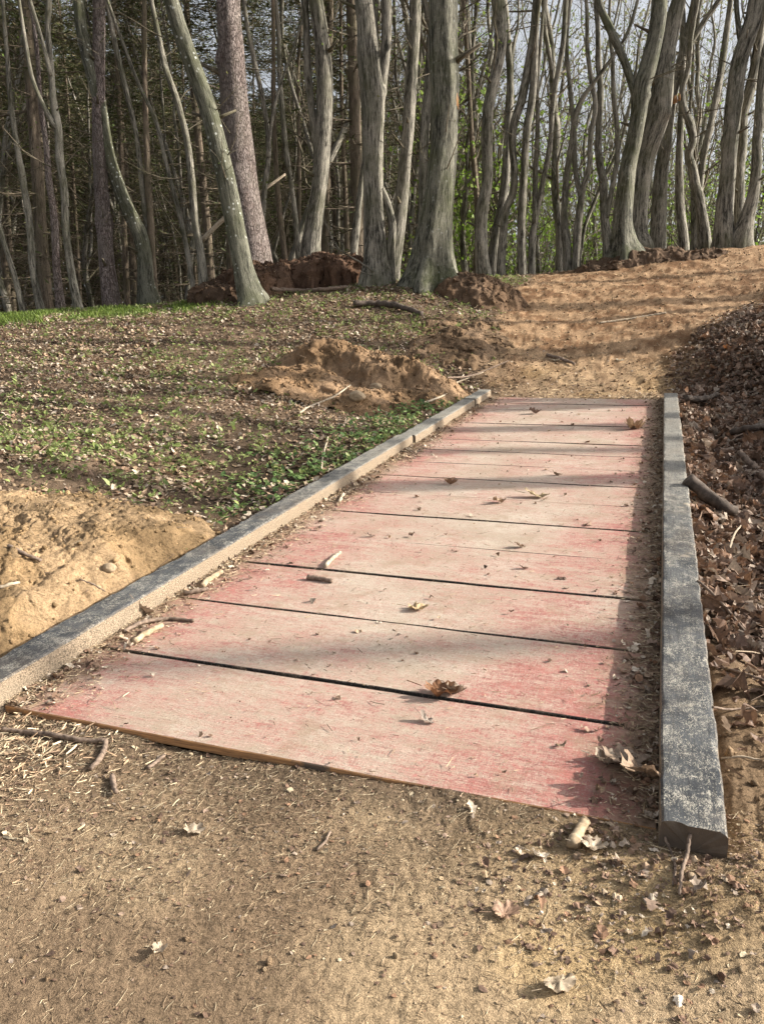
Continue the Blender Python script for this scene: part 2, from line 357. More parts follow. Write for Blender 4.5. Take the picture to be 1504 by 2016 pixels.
MWOOD = simple_mat('peeled_wood', (.20, .145, .09), (.46, .36, .24), 34); MSTICK = simple_mat('stick_bark', (.09, .065, .05), (.27, .20, .15), 40)
MPALE = simple_mat('pale_twig', (.26, .21, .15), (.48, .40, .30), 40); MRAW = simple_mat('split_wood', (.34, .17, .075), (.50, .30, .15), 20, (1, 1, .2))
MLOG = simple_mat('dark_log', (.045, .035, .028), (.13, .10, .08), 20)
# ------------------------------------------------------------------ terrain: one polar sheet, fine in front of the camera
def soil_color(x, y, pm, q):
    n = fbm(x*.9, y*.9, 4, 41); n2 = fbm(x*5, y*5, 3, 42)
    tan = np.array([.375, .275, .17]); tan_d = np.array([.225, .158, .10]); ora = np.array([.33, .215, .125]); brn = np.array([.14, .098, .066]); dk = np.array([.085, .06, .04])
    k = sst(9, 12.5, y)
    near = tan+(tan_d-tan)*sst(-.15, .35, n+.25*n2)[:, None]+np.array([.06, .035, -.005])*sst(.05, .5, fbm(x*1.3+4, y*1.3, 3, 47))[:, None]
    oran = ora+(np.array([.17, .095, .05])-ora)*sst(-.22, .30, n2*.9+.5*n+.6*fbm(x*16, y*9, 3, 48))[:, None]
    pc = near*(1-k)[:, None]+oran*k[:, None]
    oc = brn+(dk-brn)*sst(-.3, .4, n)[:, None]
    hw = np.exp(-((x+2.8)/.55)**2-((y-5.2)/1.0)**2)[:, None]; oc = oc*(1-.6*hw)  # hollow: dark bare soil, darkened further to paint in its shade
    nr = (sst(.0, .4, x)*sst(3.4, 2.2, y))[:, None]
    oc = oc*(1-nr)+np.array([.22, .15, .09])*nr
    far = sst(15.5, 19, np.hypot(x, y))[:, None]; oc = oc*(1-.55*far)  # soil darkened past the crest to paint the forest floor's shade
    return pc*pm[:, None]+oc*(1-pm)[:, None]
view_az = math.atan2(R[0, 2], R[1, 2])          # from +Y, clockwise
def build_terrain():
    rs = [0.0, .1, .2, .3]; r = .42
    while r < 34: rs.append(r); r *= 1.0068
    while r < 400: rs.append(r); r *= 1.05
    rs = np.array(rs)
    a = np.r_[np.arange(-40, 40, .1), np.arange(40, 320, 2.5)]; az = np.radians(a)+view_az
    X = CAM[0]+rs[:, None]*np.sin(az)[None]; Y = CAM[1]+rs[:, None]*np.cos(az)[None]
    x, y = X.ravel(), Y.ravel(); pm, q = pathmask(x, y)
    z = base_z(x, y)+fine_z(x, y, pm)
    nr, na = X.shape; i = np.arange(nr-1)[:, None]*na; j = np.arange(na)[None]; jn = (j+1) % na
    Fq = np.stack([i+j, i+jn, i+na+jn, i+na+j], -1).reshape(-1, 4)
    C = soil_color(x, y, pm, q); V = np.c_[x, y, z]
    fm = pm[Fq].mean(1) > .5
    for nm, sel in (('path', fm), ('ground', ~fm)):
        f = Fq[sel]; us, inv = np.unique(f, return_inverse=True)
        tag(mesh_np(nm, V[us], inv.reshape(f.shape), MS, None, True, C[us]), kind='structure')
build_terrain()
# ------------------------------------------------------------------ soil heaps (own meshes on the terrain)
HV = []
def heap(name, label, cx, cy, rx, ry, rot, hfun, col, rough=.03, res=.02, cat='soil heap', colfun=None, group=None):
    n1, n2 = int(2.6*rx/res), int(2.6*ry/res)
    a = np.linspace(-1.3, 1.3, n1); b = np.linspace(-1.3, 1.3, n2); A, B = np.meshgrid(a, b, indexing='ij'); A = A.ravel(); B = B.ravel()
    c, s = math.cos(rot), math.sin(rot)
    x = cx+(A*rx)*c-(B*ry)*s; y = cy+(A*rx)*s+(B*ry)*c
    e = fbm(x*1.8, y*1.8, 3, 71)*.22
    h = hfun(A+e*.6, B+e)
    if cx < -2.9: h = h*sst(.0, .30, UL-RW-.01-x)
    g = base_z(x, y)
    rg = rough*(.25+np.clip(h*4, 0, 1))
    cl = np.abs(noise(x*9, y*9, h*9, 73))*.35+np.abs(noise(x*23, y*23, h*22, 74))*.5+np.abs(noise(x*47, y*47, h*44, 78))*.55+np.abs(noise(x*90, y*90, h*80, 70))*.4
    z = g-.03+h+cl*rg+fbm(x*4, y*4, 3, 75)*rough*1.6
    dx = (noise(x*8, y*8, h*9, 76)+.6*noise(x*20, y*20, h*24, 86))*rough*.9; dy = (noise(x*8, y*8, h*9, 77)+.6*noise(x*20, y*20, h*24, 87))*rough*.9
    i = np.arange(n1-1)[:, None]*n2+np.arange(n2-1)[None]; i = i.ravel()
    Fq = np.c_[i, i+n2, i+n2+1, i+1]
    keep = (h[Fq].max(1) > .012)
    V = np.c_[x+dx-cx, y+dy-cy, z-gz(cx, cy)]
    n = fbm(x*3, y*3, 4, 79)[:, None]; n2 = sst(.0, .35, fbm(x*2.2+7, y*2.2, 4, 80)+.25*noise(x*20, y*20, 0, 85))[:, None]
    C = np.array(col)[None]*(1+.45*n)*(1-.38*n2); gr = C.mean(1, keepdims=True); C = C+(gr*np.array([1.1, 1., .9])-C)*.12*sst(-.2, .3, n)
    f = Fq[keep]; us, inv = np.unique(f, return_inverse=True)
    o = mesh_np(name, V[us], inv.reshape(f.shape), MS, None, True, C[us]); o.location = (cx, cy, gz(cx, cy))
    HV.append((V[us]+np.array([cx, cy, gz(cx, cy)]), np.array(col)))
    return tag(o, label, cat, group)
def bell(A, B, p=1.): return np.clip(1-(A*A+B*B), 0, 1)**p
p = hit(120, 1130)
heap('soil_heap', 'smooth sandy heap of soil against the left side beam in the near left corner', -3.05, 2.85, 1.45, 1.15, .25, lambda A, B: .235*bell(A, B, 1.0)*(1+.12*noise(A*3, B*3, 0, 6)), (.32, .215, .115), .034, .0095)
mh = hit(700, 775)
def midheap(A, B):
    # crest along +B, a scooped steep face towards the viewer, rubble apron in front
    crest = .40*sst(-.10, .22, B+.08*np.sin(A*4)+.10*A)*sst(1.1, .35, np.abs(A-.12))*sst(1.25, .45, B)
    apron = .17*bell(A*.95, (B+.45)*1.1, .8)+.10*sst(.1, .9, A)*bell(A-.45, B*1.2, 1)
    return crest+apron
heap('soil_heap', 'crumbly brown heap of dug soil with a scooped shaded face on the left slope', mh[0]-.1, mh[1]+.15, 1.35, .95, .12, midheap, (.26, .165, .092), .042, .014)
q = hit(640, 575)
def rootheap(A, B): return .56*np.clip(bell(A, B, .5)*1.5, 0, 1)*(.9+.16*noise(A*2.2, B*2.2, 0, 5))
heap('soil_heap', 'large dark red-brown heap of torn earth left of the pale double-stemmed trunk', *(azr(632, 15.7, 0)[:2]), .95, .65, .3, rootheap, (.12, .07, .045), .06, .016)
heap('soil_heap', 'dark heap of torn earth and roots behind the foot of the leaning lichen-spotted tree', *(azr(500, 15.3, 0)[:2]), .75, .7, .3, lambda A, B: .95*rootheap(A, B), (.12, .072, .046), .06, .016)
heap('soil_heap', 'low dark spoil heap at left of the leaning lichen-spotted tree foot', *(azr(430, 14.9, 0)[:2]), .55, .5, .3, lambda A, B: .55*rootheap(A, B), (.11, .07, .045), .06, .02)
heap('soil_heap', 'dark rooty clump of soil beside the path at the foot of the thick mossy trunk', *(hit(940, 585)[:2]), .85, .65, -.2, lambda A, B: .36*bell(A, B, .6), (.15, .095, .058), .05, .018)
heap('soil_heap', 'thin dark ridge of raked soil along the path crest below the forked tree', *(azr(1275, 17.9, 0)[:2]), 1.6, .5, .35, lambda A, B: .20*bell(A, B, .6)*.75*(1+.8*noise(A*4, B*3, 0, 9)), (.13, .085, .055), .055, .018)
heap('soil_heap', 'rubbly brown edge of soil where the dirt path meets the left slope', *(hit(910, 670)[:2]), .8, 1.2, .1, lambda A, B: .12*bell(A, B, .9), (.19, .125, .075), .055, .02)
# ------------------------------------------------------------------ the ramp
rampE = tag(empty('wooden_ramp', (0, 0, 0)), 'low wooden ramp of broad worn red boards between two dark side beams', 'wooden ramp')
rampE.rotation_euler = (SL, 0, 0)
def boxgrid(x0, x1, y0, y1, z0, z1, nx, seed=0, bev=.003, warp=.002):
    # closed box with a chamfered top edge, divided along x
    prof = [(y0, z0), (y0, z1-bev), (y0+bev, z1), (y1-bev, z1), (y1, z1-bev), (y1, z0)]
    xs = np.linspace(x0, x1, nx); V = []; 
    for x in xs:
        dz = warp*float(noise(np.array([x*2.1]), np.array([seed*3.3]), 0, 3)[0]); dy = .0025*float(noise(np.array([x*6]), np.array([seed*1.7]), 0, 4)[0])
        for (yy, zz) in prof: V.append((x, yy+dy, zz+dz))
    m = len(prof); Q = []
    for i in range(nx-1):
        for k in range(m): Q.append((i*m+k, i*m+(k+1) % m, (i+1)*m+(k+1) % m, (i+1)*m+k))
    caps = [tuple(range(m))[::-1], tuple((nx-1)*m+k for k in range(m))]
    return np.array(V), [np.array(Q), np.array(caps)]
deck = []
dv = []
V_, F4 = [], []
for xx in (UL+.25, -1.0, UR-.3):
    a, f = boxgrid(xx-.03, xx+.03, V0+.06, V1-.05, -.12, -.060, 2)
    off = len(V_); V_ += list(map(tuple, a)); F4 += [f[0]+off, f[1]+off]
dk = mesh_np('deck', V_, F4, MJOIST, rampE)
GM = 1.12
edges = [1.337, 1.695, 2.105, 2.495, 2.88, 3.264, 3.652, 4.03, 4.407, 4.79, 5.16, 5.53, 5.87, 6.24, 6.61, 6.985, 7.36]
gaps = {1.695: .013, 2.105: .020, 2.495: .009, 2.88: .003, 3.264: .012, 3.652: .010, 4.03: .003, 4.407: .010, 4.79: .004, 5.16: .026, 5.53: .004, 5.87: .010, 6.24: .004, 6.61: .026, 6.985: .004}
for i in range(len(edges)-1):
    e0, e1 = edges[i], edges[i+1]; y0, y1 = e0*H+gaps.get(e0, 0)*GM/2, e1*H-gaps.get(e1, 0)*GM/2
    x0 = UL+.006+(.0 if i else .0); x1 = UR-.004
    dz = [0, .003, -.003, .002, 0, .002, -.001, .002, 0, .001, 0, -.003, .002, 0, -.003, .002][i]
    a, f = boxgrid(x0, x1, y0, y1, -.027, dz, 30, i+1)
    if i == 0: a[:, 1] += (a[:, 1] < y0+.05)*(-.0)+0
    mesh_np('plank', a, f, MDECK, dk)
def beam(x0, x1, y0, y1, z0, z1, seed, ragged=0.):
    L = y1-y0; n = max(8, int(L/.018)); prof = []
    W2, Hh = (x1-x0), (z1-z0); bv = .006
    pts = []
    for k in range(7): pts.append((x0, z0+(Hh-bv)*k/6))
    for k in range(1, 12): pts.append((x0+bv+(W2-2*bv)*(k-1)/10, z1))
    for k in range(7): pts.append((x1, z1-bv-(Hh-bv)*k/6))
    for k in range(1, 10): pts.append((x1-W2*k/10, z0))
    pts = np.array(pts); m = len(pts); ys = np.linspace(y0, y1, n)
    X = np.repeat(pts[None, :, 0], n, 0); Z = np.repeat(pts[None, :, 1], n, 0); Y = np.repeat(ys[:, None], m, 1)
    nz = noise(Y*22+X*31, Z*60+X*40, 0, seed)*.0008+noise(Y*3, X*6+Z*6, 0, seed+1)*.0016
    cx, cz = (x0+x1)/2, (z0+z1)/2
    edge = (np.abs(X-cx) > W2/2-.008) & (Z > z1-.012)
    nz = nz-edge*np.abs(noise(Y*9, X*5, 0, seed+2))*.004
    X = X+np.sign(X-cx)*np.where(np.abs(X-cx) > W2/2-.008, nz, 0); Z = Z+np.where(Z > z1-.012, nz, 0)
    if ragged: Y[0] += ragged*(pts[:, 0]-x0)/W2+noise(pts[:, 0]*60, pts[:, 1]*60, 0, seed+5)*.006
    i = np.arange(n-1)[:, None]*m; k = np.arange(m)[None]; kn = (k+1) % m
    Q = np.stack([i+k, i+kn, i+m+kn, i+m+k], -1).reshape(-1, 4)
    V = np.c_[X.ravel(), Y.ravel(), Z.ravel()]
    # end caps as fans
    c0 = len(V); V = np.r_[V, [[cx, Y[0].mean(), cz], [cx, Y[-1].mean(), cz]]]
    t1 = np.c_[np.full(m, c0), kn[0], k[0]]; t2 = np.c_[np.full(m, c0+1), (n-1)*m+k[0], (n-1)*m+kn[0]]
    return V, [Q[:, ::-1], t1, t2]
RT = .068*H
for (x0, y0, y1, zt, sd, rg) in ((UR, 1.278*H, 7.33*H, RT, 90, -.012),):
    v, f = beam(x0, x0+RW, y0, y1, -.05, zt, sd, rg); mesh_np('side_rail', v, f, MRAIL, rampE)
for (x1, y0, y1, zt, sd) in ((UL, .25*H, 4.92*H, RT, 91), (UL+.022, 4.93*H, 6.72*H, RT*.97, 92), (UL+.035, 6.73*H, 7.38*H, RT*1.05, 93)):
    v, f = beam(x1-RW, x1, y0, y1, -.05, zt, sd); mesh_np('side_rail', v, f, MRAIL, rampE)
# ------------------------------------------------------------------ tubes for trunks, branches and sticks
class Buf:
    def __init__(s): s.V = []; s.Q = []; s.T = []; s.K = []; s.n = 0
    def tube(s, P, r, sides=8, flute=0., seed=0, flare=0., cap=True):
        P = np.asarray(P, float); r = np.asarray(r, float); n = len(P)
        T = np.gradient(P, axis=0); T /= np.linalg.norm(T, axis=1)[:, None]+1e-9
        ref = np.array([1., 0, 0]) if abs(T[0][2]) > .6 else np.array([0, 0, 1.])
        Ux = np.cross(T, ref[None]); Ux /= np.linalg.norm(Ux, axis=1)[:, None]+1e-9
        Vx = np.cross(T, Ux)
        th = np.linspace(0, 2*math.pi, sides, endpoint=False); L = np.r_[0, np.cumsum(np.linalg.norm(np.diff(P, axis=0), axis=1))]
        rr = np.repeat(r[:, None], sides, 1)
        if flute:
            tt, LL = np.meshgrid(th, L); tw = tt+LL*.35
            fl = noise(np.cos(tw)*1.9+seed, np.sin(tw)*1.9, LL*.55, seed)*.9+noise(np.cos(tw)*4+seed, np.sin(tw)*4, LL*1.6, seed+7)*.35
            rr = rr*(1+flute*fl)
            if flare:
                kg = np.random.default_rng(seed+500)
                for _ in range(9):
                    t0, l0 = kg.uniform(0, 6.28), kg.uniform(.6, min(11., L[-1])); w0 = kg.uniform(.10, .2); rr = rr*(1+kg.choice([.22, .32, -.16])*np.exp(-((np.angle(np.exp(1j*(tt-t0))))/.45)**2-((LL-l0)/w0)**2))
            if flare:
                fw = np.exp(-LL/(r[0]*1.9)); lob = np.clip(.5+.8*noise(np.cos(tt)*2.2+seed, np.sin(tt)*2.2, 0, seed+3)+.25*np.cos(tt*5+seed), 0, 1.5)
                rr = rr*(1+flare*fw*lob)
        c, sn = np.cos(th), np.sin(th)
        W = P[:, None]+rr[:, :, None]*(c[None, :, None]*Ux[:, None]+sn[None, :, None]*Vx[:, None])
        K = np.stack([c[None]*r[:, None]+0*rr, sn[None]*r[:, None]+0*rr, L[:, None]+0*rr+seed*.37], -1)
        i = np.arange(n-1)[:, None]*sides; k = np.arange(sides)[None]; kn = (k+1) % sides
        s.Q.append((np.stack([i+k, i+kn, i+sides+kn, i+sides+k], -1).reshape(-1, 4)+s.n))
        s.V.append(W.reshape(-1, 3)); s.K.append(K.reshape(-1, 3)); s.n += n*sides
        if cap:
            s0 = s.n-n*sides
            for idx, e in ((0, 0), (n-1, 1)):
                s.V.append(P[idx][None]); s.K.append(np.zeros((1, 3))); c0 = s.n; s.n += 1
                q0 = s0+idx*sides+k[0]; q1 = s0+idx*sides+kn[0]; cc = np.full(sides, c0)
                s.T.append(np.c_[cc, q1, q0] if e == 0 else np.c_[cc, q0, q1])
    def build(s, name, mat, parent=None, org=(0, 0, 0)):
        V = np.concatenate(s.V)-np.array(org)
        F_ = [np.concatenate(s.Q)]+([np.concatenate(s.T)] if s.T else [])
        return mesh_np(name, V, F_, mat, parent, True, None, np.concatenate(s.K))
def smooth_path(P, r, step):
    P = np.asarray(P, float); r = np.asarray(r, float); L = np.r_[0, np.cumsum(np.linalg.norm(np.diff(P, axis=0), axis=1))]
    n = max(4, int(L[-1]/step)); t = np.linspace(0, L[-1], n)
    # Catmull-Rom on arc length
    out = np.empty((n, 3)); m = np.gradient(P, L, axis=0)
    k = np.clip(np.searchsorted(L, t, 'right')-1, 0, len(L)-2); h = (L[k+1]-L[k]); u = ((t-L[k])/h)[:, None]; h = h[:, None]
    out = (2*u**3-3*u**2+1)*P[k]+(u**3-2*u**2+u)*h*m[k]+(-2*u**3+3*u**2)*P[k+1]+(u**3-u**2)*h*m[k+1]
    return out, np.interp(t, L, r)
def limb(buf, p, d, L, r, rg, level, leaves=None, up=.25, wig=.16, kids=(5, 4), sides=(5, 4, 3), lf=0.):
    n = max(4, int(L/.35)+2) if level < 2 else 4
    P = [np.array(p, float)]; d = np.array(d, float); d /= np.linalg.norm(d); st = L/(n-1)
    for i in range(n-1):
        d = d+rg.normal(0, wig, 3)+np.array([0, 0, up*.3]); d /= np.linalg.norm(d); P.append(P[-1]+d*st)
    P = np.array(P); rr = np.linspace(r, max(r*.22, .002), n)
    buf.tube(P, rr, sides[min(level, 2)], cap=False)
    if level < len(kids):
        for k in range(kids[level]):
            t = rg.uniform(.2, 1.); i = min(int(t*(n-1)), n-2); q = P[i]+(P[i+1]-P[i])*(t*(n-1)-i); dd = P[i+1]-P[i]; dd /= np.linalg.norm(dd)
            nd = dd+rg.normal(0, .55, 3)+np.array([0, 0, .1]); limb(buf, q, nd, L*rg.uniform(.35, .6), r*(1-t*.7)*.5, rg, level+1, leaves, up, wig*1.2, kids, sides, lf)
    if leaves is not None and lf > 0 and level >= len(kids)-1:
        for k in range(rg.poisson(lf)):
            i = rg.integers(1, n); leaves.append(P[i]+rg.normal(0, .05, 3))
def leaf_cloud(name, pts, size, cols, parent, mat, seed=0, org=(0, 0, 0), flat=False, wr=.32):
    g = np.random.default_rng(seed); pts = np.asarray(pts)-np.array(org); n = len(pts)
    if n == 0: return None
    a = g.normal(0, 1, (n, 3)); 
    if flat: a[:, 2] *= .35
    a /= np.linalg.norm(a, axis=1)[:, None]; b = np.cross(a, g.normal(0, 1, (n, 3))); b /= np.linalg.norm(b, axis=1)[:, None]
    s = size*g.uniform(.6, 1.3, n)[:, None]
    V = np.stack([pts-a*s*.5, pts+b*s*wr, pts+a*s*.5, pts-b*s*wr], 1).reshape(-1, 3); Fq = np.arange(n*4).reshape(-1, 4)
    cols = np.asarray(cols); c = cols[g.integers(0, len(cols), n)]*g.uniform(.75, 1.25, n)[:, None]
    return mesh_np(name, V, Fq, mat, parent, False, np.repeat(c, 4, 0))
FRESH = [(.17, .26, .045), (.13, .21, .04), (.22, .28, .07), (.20, .20, .07)]
def depth_wander(P, seed, amp):
    r = ray(752, 700); r = np.array([r[0], r[1], 0]); r /= np.linalg.norm(r); z = P[:, 2]
    return P+r[None]*(amp*(noise(z*.5, z*0+seed*1.3, 0, 8)*(1-np.exp(-(z-z[0])*.6))))[:, None]
def traced_tree(label, D, pts, mat=MB_H, forks=(), top=15., name='hornbeam_tree', flute=.11, flare=.5, twigs=15, seed=1, low=None, extra_limbs=6, cat='tree', sides=18, leafn=.25):
    g = np.random.default_rng(seed); pts = sorted(pts, key=lambda q: -q[1])
    b = hit(pts[0][0], pts[0][1]) if D is None else None
    if D is None:
        D = math.hypot(b[0]-CAM[0], b[1]-CAM[1]) if b is not None else 18.
    W3 = [at(a[0], a[1], D) for a in pts]; rad = [a[2]*D/F*.5/math.cos(math.atan(abs(a[0]-CX)/F))**0 for a in pts]
    # depth constant: keep all points in the vertical plane facing the camera through the base
    base = W3[0]; gg = gz(base[0], base[1])
    rh = np.array([base[0]-CAM[0], base[1]-CAM[1]]); rh /= np.linalg.norm(rh)
    def topt(a):
        r = ray(a[0], a[1]); t = D/(r[0]*rh[0]+r[1]*rh[1]); return CAM+r*t
    W3 = [topt(a) for a in pts]; rad = [a[2]/F*D*.5*1.02 for a in pts]
    if base[2] > gg-.05:
        dlow = W3[1]-W3[0]; W3 = [np.array([base[0], base[1], gg-.2])]+W3 if base[2]-gg > .0 else [W3[0]-np.array([0, 0, .2])]+W3
        rad = [rad[0]*1.03]+rad
    # extend to the full height
    d = W3[-1]-W3[-2]; d /= np.linalg.norm(d); p = W3[-1]; r = rad[-1]; r0 = r; nst = 0; k0 = len(W3)
    while p[2] < gg+top and nst < 30:
        d = d+np.array([0, 0, .22])+g.normal(0, .10, 3); d /= np.linalg.norm(d); p = p+d*.8; r = max(.015, r0*(1-(nst+1)/max(1, (gg+top-W3[k0-1][2])/.8)*.85)); W3.append(p); rad.append(r); nst += 1
    W3 = np.array(W3); rad = np.array(rad); W3 = depth_wander(W3, seed, .12)
    P, rr = smooth_path(W3, rad, .07 if D < 22 else .14)
    root = tag(empty(name, (P[0][0], P[0][1], gg)), label, cat)
    org = (P[0][0], P[0][1], gg)
    tb = Buf(); tb.tube(P, rr, sides, flute, seed, flare)
    for fk in forks:
        fp = [topt(a) for a in fk]; fr = [a[2]/F*D*.5 for a in fk]; d = fp[-1]-fp[-2]; d /= np.linalg.norm(d); p = fp[-1]; r0 = fr[-1]
        for s_ in range(8):
            d = d+np.array([0, 0, .15])+g.normal(0, .1, 3); d /= np.linalg.norm(d); p = p+d*.6; fp.append(p); fr.append(max(.01, r0*(1-(s_+1)/9)))
        a, b_ = smooth_path(fp, fr, .1); tb.tube(a, b_, 10, flute*.8, seed+5)
        for k in range(3):
            i = g.integers(len(a)//3, len(a)-1); limb(tb, a[i], np.array([g.normal(0, .6), g.normal(0, .6), .7]), 1.6, b_[i]*.4, g, 1)
    tb.build('trunk', mat, root, org)
    cb = Buf(); lv = []
    n = len(P)
    for k in range(5):
        i = g.integers(int(n*.08), int(n*.6)); a_ = g.uniform(0, 6.28); dv_ = np.array([math.cos(a_), math.sin(a_), .45]); q = P[i]+dv_*rr[i]*.8
        cb.tube([q, q+dv_*rr[i]*.7, q+dv_*rr[i]*g.uniform(1., 2.2)], [rr[i]*.26, rr[i]*.18, rr[i]*.12], 7)
    for k in range(extra_limbs):
        zt = g.uniform(.55, .97); i = int(zt*(n-1)); limb(cb, P[i], np.array([g.normal(0, .7), g.normal(0, .7), .9]), g.uniform(2.2, 4.), rr[i]*.5, g, 0, lv, lf=leafn, kids=(6, 3))
    hlow = low if low is not None else 1.6
    for k in range(twigs):
        cand = np.where((P[:, 2] > gg+hlow))[0]
        if len(cand) == 0: break
        i = g.choice(cand); limb(cb, P[i], np.array([g.normal(0, 1), g.normal(0, 1), .35]), g.uniform(.5, 1.7), min(rr[i]*.2, .014), g, 1, lv, up=.12, lf=leafn, kids=(4, 3))
    if cb.n:
        cr = cb.build('crown', MB_D, root, org)
        if lv: leaf_cloud('leaves', lv, .05, FRESH, cr, MGREEN, seed, org)
    return root
